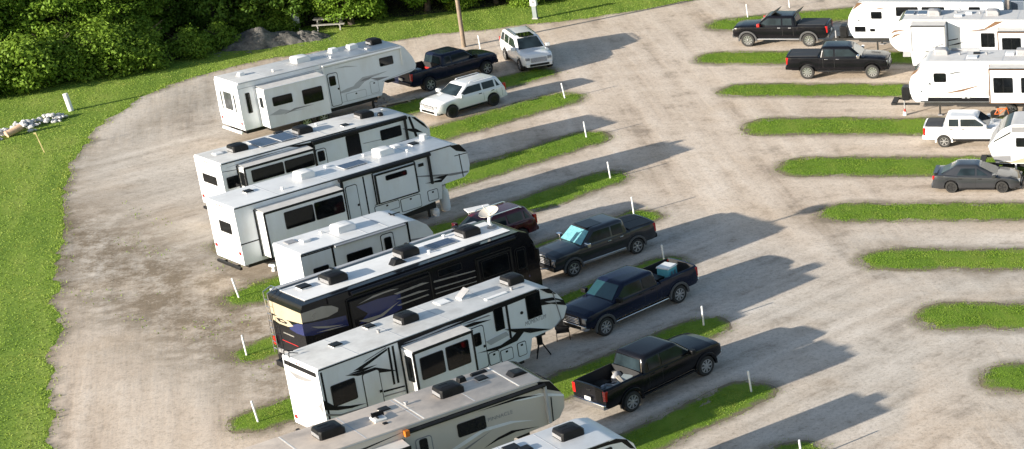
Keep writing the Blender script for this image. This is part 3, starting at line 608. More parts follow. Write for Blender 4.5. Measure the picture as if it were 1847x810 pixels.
# --- 5 black motorhome -----------------------------------------------------------------------
W=2.55; r=thing('motorhome','black class A motorhome with navy and silver swooshes and a cream band across its back','motorhome',(-36.90,72.05,0),R(54.0),RVG)
prof=[(0,.5),(0,3.45),(.12,3.66),(10.5,3.7),(10.95,3.5),(11.2,3.0),(11.34,2.2),(11.4,1.3),(11.35,.5)]
D=[([(.0,3.35),(.93,3.36),(1.35,3.25),(1.62,3.05),(1.55,2.9),(1.1,2.82),(.5,2.86),(-.02,2.95)],'silver_decal'),
 ([(-.03,2.88),(.79,2.74),(1.88,2.62),(1.93,2.13),(1.07,2.22),(.34,2.25),(-.03,2.35)],'navy_decal'),
 ([(2.3,2.9),(3.3,2.92),(4.35,2.82),(4.3,2.12),(3.59,1.98),(2.3,2.1),(2.75,2.45)],'navy_decal'),
 ([(2.4,2.98),(3.2,3.15),(3.9,3.14),(4.33,3.06),(3.6,3.07),(3.0,3.04)],'silver_decal'),
 ([(.3,2.66),(1.08,2.42),(1.7,2.26),(1.0,2.35),(.6,2.48)],'silver_decal'),([(.5,2.32),(1.2,2.28),(1.85,2.18),(1.1,2.22)],'silver_decal'),
 ([(4.05,2.9),(5.4,2.95),(5.75,2.86),(4.2,2.82)],'silver_decal'),([(4.1,2.62),(5.2,2.64),(5.7,2.54),(4.3,2.56)],'silver_decal'),([(4.1,2.35),(5.6,2.36),(5.65,2.30),(4.2,2.29)],'silver_decal'),
 ([(6.05,2.78),(8.1,2.62),(8.1,2.57),(6.05,2.70)],'silver_decal'),([(6.05,2.45),(8.1,2.33),(8.1,2.29),(6.05,2.38)],'silver_decal'),([(6.05,2.2),(8.1,2.1),(8.1,2.07),(6.05,2.15)],'silver_decal'),([(6.0,1.5),(10.8,1.5),(10.8,1.4),(6.0,1.4)],'navy_decal'),
 ([(2.3,2.25),(3.3,2.2),(4.25,2.5),(3.4,2.1),(2.7,2.05)],'silver_decal')]
RE=[([(.02,3.35),(2.53,3.35),(2.53,2.80),(1.5,2.72),(.02,2.88)],'cream_decal'),([(1.15,2.52),(.4,2.80),(.02,2.86),(.02,2.34),(.6,2.3),(1.1,2.36)],'navy_decal'),
 ([(2.3,2.7),(1.75,2.78),(1.1,2.72),(.8,2.58),(1.2,2.45),(1.9,2.42),(2.35,2.5)],'cream_decal'),([(2.1,2.66),(1.6,2.70),(1.2,2.62),(1.35,2.54),(1.9,2.52)],'black_decal'),([(1.8,2.63),(1.5,2.65),(1.4,2.60),(1.75,2.57)],'cream_decal'),
 ([(.15,1.2),(2.4,1.2),(2.4,1.0),(.15,1.0)],'grey_decal'),([(.9,2.1),(1.7,2.1),(1.7,2.05),(.9,2.05)],'silver_decal'),([(.7,1.7),(1.9,1.7),(1.9,1.67),(.7,1.67)],'red_lens')]
body(r,prof,W,D,'paint_black','black_gloss',seg={4:'glass_dark',5:'glass_dark',6:'glass_dark'},rear=RE,bevel=.06)
MB().add([(.45,.36,3.672),(10.35,.36,3.706),(10.35,2.25,3.706),(.45,2.25,3.672),(.45,.36,3.69),(10.35,.36,3.724),(10.35,2.25,3.724),(.45,2.25,3.69)],[(3,2,1,0),(4,5,6,7),(0,1,5,4),(1,2,6,5),(2,3,7,6),(3,0,4,7)],'roof_bright').build('roof_panel',r)
MB().cyl((2.2,-.13,3.50),(10.2,-.13,3.54),.11,.11,12,'black_gloss').box(1.2,10.4,-.06,.003,3.36,3.64,'black_gloss').build('awning',r,smooth=40)
MB().box(.3,10.2,W+.004,W+.24,3.42,3.70,'awning_grey').box(3.0,3.14,W+.0,W+.28,3.40,3.74,'black_plastic').box(6.6,6.74,W+.0,W+.28,3.40,3.74,'black_plastic').box(9.0,9.25,W+.0,W+.28,3.40,3.78,'black_plastic').build('awning_case',r,bevel=.04)
q=slide(r,2.05,5.85,1.0,3.2,.16,[],mat='paint_black',top=None); db=MB()
for k,(pts,m_) in enumerate([d for d in D if min(p[0] for p in d[0])>2.05 and max(p[0] for p in d[0])<5.9]): db.prism(pts,'y',-.166-.0012*k,-.158,m_)
db.build('swoosh_decal',q)
slide(r,8.22,9.95,1.0,3.05,.06,[(8.4,9.8,2.1,2.95)],mat='black_gloss',top=None)
window(r,6.3,7.5,2.85,3.2,pane='glass_dark'); door(r,10.15,10.75,.7,2.95,(10.23,10.67,1.9,2.85),mat='paint_black')
for x in (.4,1.25,6.1,7.1): hatch(r,x,x+.8,.55,1.15,mat='paint_black')
aircon(r,2.4,W/2+.1,3.69,l=.88,w=.8,h=.38,grille='grey_plastic'); aircon(r,5.9,W/2+.25,3.70,l=.88,w=.8,h=.38); aircon(r,8.95,W/2+.2,3.72,l=.88,w=.8,h=.36)
vent(r,1.2,1.7,3.69,.45,.12); MB().prism([(4.75,3.69),(5.45,3.70),(5.15,3.95),(4.95,3.95)],'y',.75,1.15,'black_plastic').build('roof_vent',r,bevel=.03); MB().box(2.0,2.35,1.75,1.95,3.69,3.95,'black_plastic').build('roof_vent',r,bevel=.03); solar_panel(r,6.9,8.1,1.0,1.75,3.70); pipe_vent(r,8.1,2.05,3.71); pipe_vent(r,6.6,.9,3.71)
ld=MB()
for y in (2.18,2.5): ld.tube([(-.13,y,1.0),(-.13,y,3.75),(.25,y,3.9),(.5,y,3.7)],.022,8,'chrome')
for k in range(8): ld.cyl((-.13,2.18,1.2+k*.32),(-.13,2.5,1.2+k*.32),.016,.016,6,'chrome')
ld.build('ladder',r,smooth=50)
for y,out in ((.18,-1),(W-.18,1)):
    wheel(r,2.9,y,.5,.5,.28,out,'chrome',8); wheel(r,9.3,y,.5,.5,.28,out,'chrome',8)
MB().box(.1,11.2,.3,W-.3,.25,.55,'under_black').build('chassis',r)
for y in (.13,W-.13): MB().prism(rrect(y-.07,y+.07,1.35,1.75,.05),'x',-.09,-.03,'red_lens').build('tail_light',r)
MB().box(-.2,-.02,.1,W-.1,.42,.68,'black_plastic').build('bumper',r,bevel=.03)
for y in (-.25,W+.25): MB().box(11.1,11.2,y-.12,y+.12,2.1,2.75,'black_plastic').cyl((11.15,y,2.7),(11.15,W/2+(1 if y>0 else -1)*W*.48,2.95),.03,.03,8,'black_plastic').build('mirror',r,bevel=.03)
# dish on the roof
d=MB(); T=lambda x,y,z:(10.1+.0+ (z-.0)*-.35+x*.94,1.35+y,4.35+z*.94+x*.30)
d.lathe([(.02,.0),(.2,.03),(.36,.09),(.46,.16),(.455,.175),(.35,.105),(.02,.02)],24,'rv_cream',T); d.cyl((10.1,1.35,3.70),(10.1,1.35,3.80),.22,.2,14,'grey_plastic'); d.tube([(10.1,1.35,3.8),(10.0,1.35,4.05),(10.1,1.35,4.36)],.07,10,'white_plastic'); d.tube([(10.1,1.35,4.36),(9.8,1.35,4.85)],.025,6,'white_plastic')
d.build('satellite_dish',r,smooth=45,recalc=True)
# --- 6 toy hauler ----------------------------------------------------------------------------
W=2.42; r=thing('fifth_wheel_trailer','white trailer with bold black stripes, between the black motorhome and the tan roofed trailer','camper trailer',(-33.59,65.96,0),R(54.3),RVG)
prof=[(0,.75),(0,3.6),(.05,3.66),(9.9,3.66),(10.45,3.52),(10.85,3.1),(11.15,2.65),(11.24,2.35),(11.05,1.95),(10.4,1.63),(9.36,1.57),(9.27,1.2),(9.1,.75)]
bd='black_decal'
D=[([(.09,.9),(.17,.9),(.17,3.5),(.09,3.5)],bd),([(1.41,3.08),(2.92,3.48),(2.92,3.40),(1.75,3.02)],bd),([(1.85,3.25),(2.9,3.5),(2.9,3.55),(2.0,3.33)],'grey_decal'),([(1.05,3.02),(1.79,2.92),(2.3,2.9),(3.2,2.42),(2.4,2.62),(1.84,2.78),(1.56,2.81)],bd),([(1.2,3.02),(1.75,3.04),(2.4,2.98),(1.8,2.92)],bd),
 ([(0,2.40),(.43,1.95),(1.0,1.75),(1.7,1.58),(1.07,1.62),(.5,1.75),(0,1.95)],bd),([(.0,1.8),(.6,1.55),(1.7,1.45),(1.7,1.4),(.6,1.47),(0,1.7)],'grey_decal'),([(2.92,1.9),(3.01,1.9),(3.03,3.5),(2.94,3.5)],bd),([(3.1,1.9),(3.19,1.9),(3.21,3.5),(3.12,3.5)],bd),
 ([(2.47,1.82),(3.38,1.70),(3.38,1.64),(2.47,1.74)],bd),([(2.47,1.6),(3.38,1.5),(3.38,1.46),(2.47,1.54)],'grey_decal'),([(3.4,3.6),(10.0,3.58),(10.0,3.44),(6.5,3.36),(3.4,3.30)],bd),([(3.6,3.44),(5.6,3.5),(6.4,3.46),(4.4,3.38)],'light_decal'),
 ([(6.1,3.20),(6.8,3.22),(7.6,3.06),(6.62,3.08)],bd),([(6.3,3.32),(7.5,3.30),(7.6,3.24),(6.6,3.26)],'grey_decal'),([(6.69,1.86),(7.85,1.80),(8.45,1.95),(8.66,2.08),(8.13,2.43),(9.1,2.06),(8.64,1.72),(7.68,1.66)],bd),([(7.2,2.2),(8.2,2.3),(8.3,2.1),(7.4,1.98)],'light_decal'),
 ([(9.94,3.14),(10.6,3.02),(11.12,2.72),(11.2,2.45),(10.5,2.76),(9.97,2.86)],bd),([(10.05,3.58),(10.5,3.46),(10.82,3.1),(10.4,3.28)],bd),([(10.2,2.96),(10.8,2.84),(11.0,2.7),(10.4,2.84)],'light_decal'),([(8.36,2.36),(9.34,2.05),(10.3,1.66),(9.3,1.84)],bd),([(8.33,1.95),(8.42,1.95),(8.42,3.53),(8.33,3.53)],bd),([(10.62,3.25),(10.66,3.25),(10.9,1.9),(10.5,1.66),(10.86,1.93)],'grey_decal')]
RE=[([(.14,3.48),(2.3,3.48),(2.3,3.28),(.14,3.28)],bd),([(2.25,3.08),(1.41,3.06),(.34,3.09),(1.1,2.88),(1.7,2.84)],'grey_decal'),([(2.1,2.1),(1.5,2.02),(.6,2.12),(1.2,1.94)],'light_decal'),([(.1,1.7),(.4,2.0),(.1,2.3)],'grey_decal'),([(.1,1.0),(2.3,1.0),(2.3,.96),(.1,.96)],'grey_decal')]
body(r,prof,W,D,rear=RE)
slide(r,3.48,6.18,.95,3.26,.8,[(3.72,4.77,2.0,2.96),(4.88,5.93,1.97,3.0)],endwin=(-.68,-.22,1.95,3.05),fw=.07)
window(r,.38,1.4,1.93,2.82); door(r,1.7,2.44,.9,2.82,None); door(r,6.55,7.2,1.1,3.0,(6.66,7.0,2.16,2.72)); window(r,7.74,8.18,2.46,3.48,r=.04); window(r,9.3,10.02,2.43,3.53,r=.04)
hatch(r,7.22,7.74,1.08,1.66); hatch(r,7.78,8.38,1.02,1.57); hatch(r,8.6,9.04,.97,1.6)
MB().cyl((9.05,-.02,2.85),(9.05,.01,2.85),.07,.07,14,'black_plastic').build('porch_light',r)
text_mesh('lettering','MOMENTUM',.26,r,'grey_decal',(9.12,-.006,2.22),'side',.68,.25); text_mesh('lettering','MOMENTUM',.30,r,'light_decal',(-.012,2.08,2.33),'rear',.85,.25)
rails(r,.05,9.9,3.66,W); aircon(r,4.75,W/2+.2,3.66,l=.78); aircon(r,9.75,W/2+.2,3.66,l=.78)
vent(r,1.7,1.5,3.66,.38,.09); vent(r,3.5,2.05,3.66,.36,.09); vent(r,7.5,1.6,3.66,.42,.10,open_=True,lid='grey_plastic'); vent(r,6.7,1.9,3.66,.5,.05,lid='white_plastic'); MB().box(7.9,8.9,.55,.75,3.65,3.70,'white_plastic').build('roof_rack_strip',r); pipe_vent(r,3.4,1.25,3.66,'grey_plastic'); pipe_vent(r,9.2,.7,3.66,'grey_plastic')
for y in (1.95,2.3): MB().tube([(-.02,y,3.3),(.05,y,3.85),(.4,y,3.7)],.02,6,'black_trim').build('grab_rail',r)
running_gear(r,.3,9.0,W,(3.6,4.6,5.6),.78,legs=(8.8,)); tail_lights(r,W,1.05); lights_row(r,W,3.56); bumper(r,W,.5)
MB().prism([(9.9,1.6),(10.75,1.7),(10.6,1.15),(10.3,1.15)],'y',.9,1.5,'under_black').box(10.25,10.7,1.0,1.4,1.0,1.16,'under_black').build('hitch_pin_box',r)
# --- 7 grey-beige fifth wheel ----------------------------------------------------------------
W=2.45; o7=rot_origin(-24.58,65.11,47,-8); r=thing('fifth_wheel_trailer','beige grey fifth wheel trailer with a tan roof, at the bottom of the photo','camper trailer',(o7[0],o7[1],0),R(47),RVG)
prof=[(-3.6,.75),(-3.6,3.70),(-3.55,3.76),(7.75,3.76),(8.1,3.6),(8.42,3.1),(8.6,2.75),(8.55,2.3),(8.3,1.95),(7.9,1.85),(6.4,1.78),(6.3,.8)]
D=[([(3.7,2.15),(4.6,2.42),(5.31,2.6),(6.37,2.52),(7.3,2.22),(6.49,2.40),(5.29,2.47),(4.32,2.18)],'rv_white'),([(5.19,1.82),(5.8,2.05),(6.35,2.13),(7.45,1.9),(6.5,2.02),(5.8,1.95)],'black_decal'),([(3.2,1.9),(4.2,2.0),(5.6,2.42),(4.4,1.96)],'grey_decal'),([(6.5,3.28),(7.65,3.22),(8.58,2.86),(8.6,2.76),(7.76,3.06),(6.9,3.18)],'rv_white'),([(5.2,3.34),(6.77,3.36),(7.75,3.14),(6.76,3.26)],'black_decal'),([(7.6,3.7),(8.1,3.56),(8.5,2.98),(8.2,3.14),(7.7,3.4)],'black_decal'),([(-3,3.36),(1.0,3.40),(2.4,3.55),(1.0,3.46)],'black_decal'),([(8.05,2.9),(8.09,2.9),(8.05,1.9),(8.01,1.9)],'black_decal')]
body(r,prof,W,D,'rv_cream','roof_tan',seg={3:'black_gloss',4:'black_gloss',5:'black_gloss'})
slide(r,-2.6,2.3,.95,3.2,.6,[(-1.9,-.4,2.1,2.95),(.2,1.7,2.1,2.95)],mat='rv_cream')
window(r,4.32,5.42,2.58,3.12); door(r,2.72,3.35,.9,3.1,(2.86,3.16,2.3,3.05),mat='rv_cream',ring='grey_decal'); awning(r,2.45,7.85,3.52,'black_trim',(7.85,),1.92,.075,'awning_grey')
MB().box(2.36,2.52,-.2,-.004,3.4,3.62,'amber_lens').build('marker_light',r)
text_mesh('lettering','PINNACLE',.21,r,'grey_decal',(5.5,-.006,2.80),'side',.98)
rails(r,-3.5,7.7,3.76,W,'awning_grey',.04)
aircon(r,.35,W/2+.15,3.76,l=.92,w=.76); aircon(r,4.85,W/2+.2,3.76,l=.92,w=.76)
vent(r,2.55,1.75,3.76,.34,.09); vent(r,2.05,1.15,3.76,.42,.12,'white_plastic',lid='white_plastic'); MB().box(1.85,2.3,1.2,1.24,3.85,4.05,'black_plastic').box(1.95,2.0,.95,1.5,3.9,3.94,'black_plastic').build('tv_antenna',r)
vent(r,6.25,1.6,3.76,.38,.10); MB().box(5.5,5.8,1.85,2.15,3.75,3.95,'black_plastic',.03,.03).build('roof_vent',r,bevel=.02); MB().box(6.1,6.75,2.05,2.28,3.75,3.85,'black_plastic',.05,.05).build('roof_vent',r,bevel=.02)
MB().prism([(7.05,3.75),(7.75,3.75),(7.6,3.88),(7.2,3.9)],'y',.85,1.35,'black_plastic').build('roof_vent',r,bevel=.03); pipe_vent(r,3.3,1.6,3.76,'grey_plastic'); MB().box(2.0,2.15,.6,.75,3.75,3.80,'black_plastic').build('roof_vent',r)
seam=MB()
for x in (-1.0,3.2,6.9): seam.box(x,x+.05,.05,W-.05,3.757,3.764,'roof_white')
seam.build('roof_patch',r)
running_gear(r,-3.3,6.2,W,(.2,1.25),.78,legs=(5.9,)); MB().box(7.0,7.5,.95,1.5,1.2,1.86,'under_black',.05,.05).build('hitch_pin_box',r); tail_lights(r,W,1.2,-3.6)
# --- 8 nearest trailer, cut by the frame -------------------------------------------------------
W=2.45; o8=rot_origin(-20.85,61.27,47,-9); r=thing('travel_trailer','white trailer with black side stripes and one black air conditioner, nearest the bottom edge','camper trailer',(o8[0],o8[1],0),R(47),RVG)
prof=[(1.5,.75),(1.5,3.16),(1.55,3.22),(8.7,3.22),(9.2,3.08),(9.55,2.75),(9.7,2.3),(9.75,1.5),(9.5,.8)]
D=[([(7.4,3.1),(8.9,3.18),(9.3,3.0),(9.6,2.5),(9.4,2.6),(9.1,2.96),(8.6,3.04)],'black_decal'),([(2,2.2),(8.8,2.5),(9.6,2.2),(8.8,2.35)],'grey_decal')]
body(r,prof,W,D,roof='roof_bright'); window(r,8.0,8.7,2.2,2.95); window(r,4.0,5.6,2.0,2.8); aircon(r,7.85,W/2+.2,3.22,l=.9,w=.76); vent(r,5.9,1.9,3.22,.5,.1); vent(r,6.2,1.5,3.22,.4,.1); rails(r,1.6,8.6,3.22,W); door(r,6.4,7.1,.9,2.95,(6.55,6.95,2.0,2.75))
running_gear(r,1.8,9.3,W,(4.4,5.4),.75,legs=(9.0,))
# ------------------------------------------------------------------ right hand row (noses to the left)
RVR='recreational vehicles parked in the right row'
def propane(root,x,y,z):
    o=MB().prism(rrect(x-.22,x+.26,z,z+.82,.1),'y',y-.35,y+.35,'black_plastic').build('propane_cover',root,bevel=.05); return o
# A
W=2.5; r=thing('travel_trailer','white trailer with thin brown and grey swooshes, topmost of the right hand row','camper trailer',(-23.0,123.3,0),0,RVR)
prof=[(.14,1.02),(-.08,1.4),(-.22,1.93),(-.12,2.48),(.16,3.0),(.5,3.38),(.85,3.46),(10.0,3.46),(10.1,3.4),(10.1,1.02)]
D=[([(.5,3.40),(.9,3.42),(.3,3.0),(.12,2.9)],'brown_decal'),([(1.3,2.93),(1.95,3.06),(3.0,3.11),(2.0,2.99)],'brown_decal'),([(7.79,3.30),(8.16,3.41),(8.77,3.45),(8.4,3.42)],'brown_decal'),([(.92,2.1),(1.4,2.09),(2.18,1.9),(1.4,2.02)],'light_decal'),([(2.3,1.5),(4,1.9),(6,2.0),(4.2,1.8)],'grey_decal'),([(4.0,1.3),(6.2,1.5),(8,1.4),(6,1.4)],'brown_decal')]
body(r,prof,W,D,roof='roof_grey',seg={3:'grey_decal',4:'black_gloss'})
window(r,1.34,2.05,2.32,2.80); window(r,3.0,4.45,2.5,3.12); window(r,4.7,6.2,2.55,3.12); window(r,7.8,8.55,2.6,3.12); window(r,.22,.92,1.44,1.80,r=.03); hatch(r,.1,.95,1.85,2.35,ring='light_decal'); window(r,1.22,1.55,1.46,1.65,r=.03)
door(r,6.6,7.3,1.1,3.05,(6.75,7.15,2.2,2.85)); rails(r,.9,10.0,3.46,W,'light_decal'); aircon(r,5.6,W/2,3.46,'white_plastic'); vent(r,3.0,1.3,3.46); vent(r,8.0,1.3,3.46)
running_gear(r,.4,9.9,W,(5.2,6.2),1.0,legs=(1.6,9.4)); propane(r,-.75,W/2,.75); MB().box(-1.5,.3,W/2-.3,W/2-.2,.62,.74,'under_black').box(-1.5,.3,W/2+.2,W/2+.3,.62,.74,'under_black').build('drawbar',r); MB().cyl((-1.3,W/2,.1),(-1.3,W/2,1.2),.05,.05,8,'grey_plastic').build('tongue_jack',r)
MB().cyl((-.1,.1,.03),(-.1,.1,.5),.06,.05,8,'red_paint').box(-.3,.2,-.05,.3,.0,.06,'weathered_wood').build('stabilizer_jack',r)
# B
W=2.5; r=thing('fifth_wheel_trailer','white trailer with a raised front slide-out, second from the top in the right row','camper trailer',(-19.6,117.0,0),0,RVR)
prof=[(1.5,.95),(1.4,1.85),(.67,1.89),(.35,2.15),(.14,2.45),(.10,2.8),(.41,3.4),(.72,3.78),(1.0,3.9),(12.5,3.9),(12.5,.95)]
D=[([(.13,2.98),(.46,3.24),(1.55,3.30),(.55,3.12)],'brown_decal'),([(.11,2.64),(.44,2.96),(1.05,3.08),(.36,2.76)],'brown_decal'),([(.95,2.9),(1.4,3.0),(2.2,3.06),(1.3,2.94)],'grey_decal'),([(4.7,3.14),(6.1,3.34),(6.80,3.80),(7.35,3.80),(6.55,3.42),(6.01,3.24)],'brown_decal'),([(4.8,3.12),(6.0,3.24),(6.5,3.38),(6.2,3.2),(5.6,3.14)],'grey_decal'),([(3.71,2.22),(4.42,2.42),(4.9,2.5),(4.41,2.32)],'black_decal'),([(3.73,2.58),(4.43,2.72),(4.43,2.66),(3.73,2.52)],'black_decal')]
body(r,prof,W,D,roof='roof_grey',seg={6:'glass_dark',7:'glass_dark'})
q=slide(r,1.6,3.75,2.12,3.70,.85,[],trim='grey_decal'); MB().prism([(1.63,3.12),(2.89,3.28),(2.2,3.16)],'y',-.858,-.848,'grey_decal').prism([(2.3,2.18),(2.89,2.36),(3.6,2.62),(3.6,2.54),(2.9,2.3)],'y',-.859,-.848,'grey_decal').build('swoosh_decal',q)
text_mesh('lettering','ECLIPSE',.26,q,'light_decal',(2.0,-.862,2.80),'side',.95)
slide(r,7.0,11.2,1.1,3.34,.85,[(7.27,8.45,2.0,2.98),(9.0,10.4,2.0,2.98)],trim='brown_decal',bar=True); window(r,5.86,6.74,2.14,3.06,bar=True)
rails(r,1.0,12.4,3.9,W,'light_decal'); solar_panel(r,.95,1.55,1.2,2.1,3.9); solar_panel(r,1.75,2.4,1.2,2.1,3.9); aircon(r,2.85,W/2+.1,3.9,'grey_plastic',.8,.7,grille='chrome'); aircon(r,6.55,W/2+.1,3.9,'grey_plastic',.85,.72,grille='chrome'); vent(r,4.4,1.0,3.9,.5,.07,lid='white_plastic'); vent(r,5.0,1.6,3.9,.4,.1,lid='white_plastic'); pipe_vent(r,4.2,1.7,3.9,'grey_plastic'); pipe_vent(r,5.7,1.6,3.9,'grey_plastic')
running_gear(r,1.6,12.3,W,(7.6,8.7),.98,legs=(1.9,)); MB().box(.75,1.25,.95,1.5,1.25,1.9,'grey_plastic',.05,.05).build('hitch_pin_box',r)
# C
W=2.5; r=thing('travel_trailer','white trailer with a black propane cover at its nose, just above the white pickup','camper trailer',(-17.6,109.3,0),0,RVR)
prof=[(.75,.92),(.56,1.1),(.42,1.5),(.39,2.05),(.55,2.5),(.95,2.95),(1.3,3.32),(1.6,3.43),(12,3.43),(12,.92)]
D=[([(1.45,1.20),(5.1,1.20),(5.1,.93),(1.0,.93),(1.0,1.0),(1.45,1.0)],'black_decal'),([(1.05,1.88),(1.2,2.1),(1.42,2.25),(1.88,2.56),(1.55,2.14),(1.3,1.97),(1.76,1.97),(1.76,1.90)],'light_decal'),([(1.5,2.0),(1.62,2.12),(1.75,1.99)],'black_decal'),([(2.62,2.62),(3.1,2.75),(3.85,2.80),(3.03,2.66)],'black_decal'),([(2.2,1.40),(3.52,1.71),(4.9,2.04),(3.51,1.57)],'brown_decal'),([(2.09,3.2),(3.86,3.28),(3.0,3.26)],'light_decal'),([(.75,1.58),(1.35,1.58),(1.35,1.50),(.75,1.50)],'black_decal'),([(.5,2.5),(.75,2.85),(.95,2.93),(1.3,3.28),(1.1,3.02),(.8,2.7)],'brown_decal')]
body(r,prof,W,D,roof='roof_grey',seg={4:'navy_decal',5:'glass_dark',6:'light_decal'})
text_mesh('lettering','REFLECTION',.22,r,'grey_decal',(3.5,-.006,2.47),'side',.9)
slide(r,5.22,10.6,1.08,3.16,.8,[(5.47,6.62,1.72,2.66),(7.1,8.4,1.72,2.66)],bar=True,trim='brown_decal'); window(r,1.86,2.6,2.14,2.70,r=.1); hatch(r,.72,1.5,1.12,1.72,ring='light_decal'); hatch(r,3.45,4.0,1.15,1.3,ring='light_decal'); MB().box(4.88,5.1,-.03,.003,1.3,1.7,'grey_plastic').build('water_heater_door',r)
rails(r,1.6,11.9,3.43,W,'light_decal'); aircon(r,2.2,W/2+.4,3.43,'grey_plastic',.85,.72,grille='chrome'); vent(r,4.1,.9,3.43,.62,.05,lid='white_plastic'); vent(r,6.3,1.5,3.43,.5,.12,lid='white_plastic'); MB().box(2.7,4.4,2.25,2.4,3.42,3.55,'grey_plastic').build('roof_rack_strip',r); MB().box(4.1,4.5,1.5,1.75,3.42,3.52,'black_plastic').build('roof_vent',r); pipe_vent(r,3.3,1.4,3.43,'grey_plastic'); pipe_vent(r,4.9,1.5,3.43,'grey_plastic'); aircon(r,7.1,W/2+.3,3.43,'grey_plastic',.85,.72,grille='chrome')
running_gear(r,1.2,11.8,W,(6.4,7.4),.92,legs=(2.1,)); propane(r,.1,.5,.95); MB().box(-.7,.9,.35,.45,.62,.74,'under_black').box(-.7,.9,W/2+.2,W/2+.3,.62,.74,'under_black').box(-.8,-.5,.3,W/2+.35,.62,.74,'under_black').build('drawbar',r)
MB().cyl((0.0,.3,.22),(0.0,.3,1.0),.04,.04,8,'grey_plastic').cyl((0,.3,.01),(0,.3,.24),.13,.11,12,'white_plastic').cyl((0,.3,.24),(0,.3,.42),.07,.05,10,'red_paint').build('tongue_jack',r)
# D
W=2.4; r=thing('travel_trailer','white trailer with tan lower stripe, cut off by the right edge beside the grey sedan','camper trailer',(-13.2,98.25,0),0,RVR)
prof=[(2.25,.85),(1.98,1.28),(1.80,1.85),(2.15,2.28),(2.3,2.55),(2.65,2.84),(3.05,3.02),(3.3,3.06),(10,3.06),(10,.85)]
D=[([(2.11,2.14),(3.03,2.66),(3.06,2.58),(2.11,2.06)],'black_decal'),([(2.3,2.36),(2.85,2.82),(3.06,2.92),(3.06,2.78),(2.6,2.52)],'light_decal'),([(1.99,1.27),(3.0,1.30),(3.0,1.0),(2.15,.98)],'grey_decal'),([(2.28,.95),(3.05,.98),(3.8,1.2),(10,1.2),(10,.92),(2.4,.88)],'cream_decal'),([(3.1,2.92),(10,2.92),(10,2.62),(3.1,2.62)],'grey_decal')]
body(r,prof,W,D,roof='roof_grey',seg={2:'grey_decal',3:'grey_decal',4:'glass_dark',5:'glass_dark'}); window(r,3.3,4.4,1.8,2.32); window(r,5.5,7,1.8,2.5); rails(r,3.3,10,3.06,W,'grey_decal'); aircon(r,5.2,W/2,3.06,'white_plastic')
running_gear(r,2.5,9.8,W,(5.5,6.4),.85,legs=(3.2,)); MB().cyl((3.25,.1,.03),(3.25,.1,.95),.05,.05,8,'white_plastic').build('stabilizer_jack',r); MB().box(1.4,2.5,.5,.6,.6,.72,'under_black').box(1.4,2.5,1.8,1.9,.6,.72,'under_black').box(1.2,1.5,.5,1.9,.6,.72,'under_black').build('drawbar',r)
# blue-grey cargo trailer behind A
r=thing('cargo_trailer','blue grey enclosed cargo trailer at the top right corner','trailer',(-12.6,124.2,0),0)
b=MB().box(0,5,0,2.2,.55,3.3,'trailer_blue')
b.build('body',r,bevel=.05); rb=MB()
for k in range(6): rb.box(.06+k*.9,.14+k*.9,-.03,.004,.6,3.25,'steel_grey')
rb.build('rib',r)
MB().box(0,5,-.04,.0,.5,.62,'under_black').build('skirt',r)
for x in (2.2,3.0): wheel(r,x,.05,.34,.34,.22,-1,'steel',6)
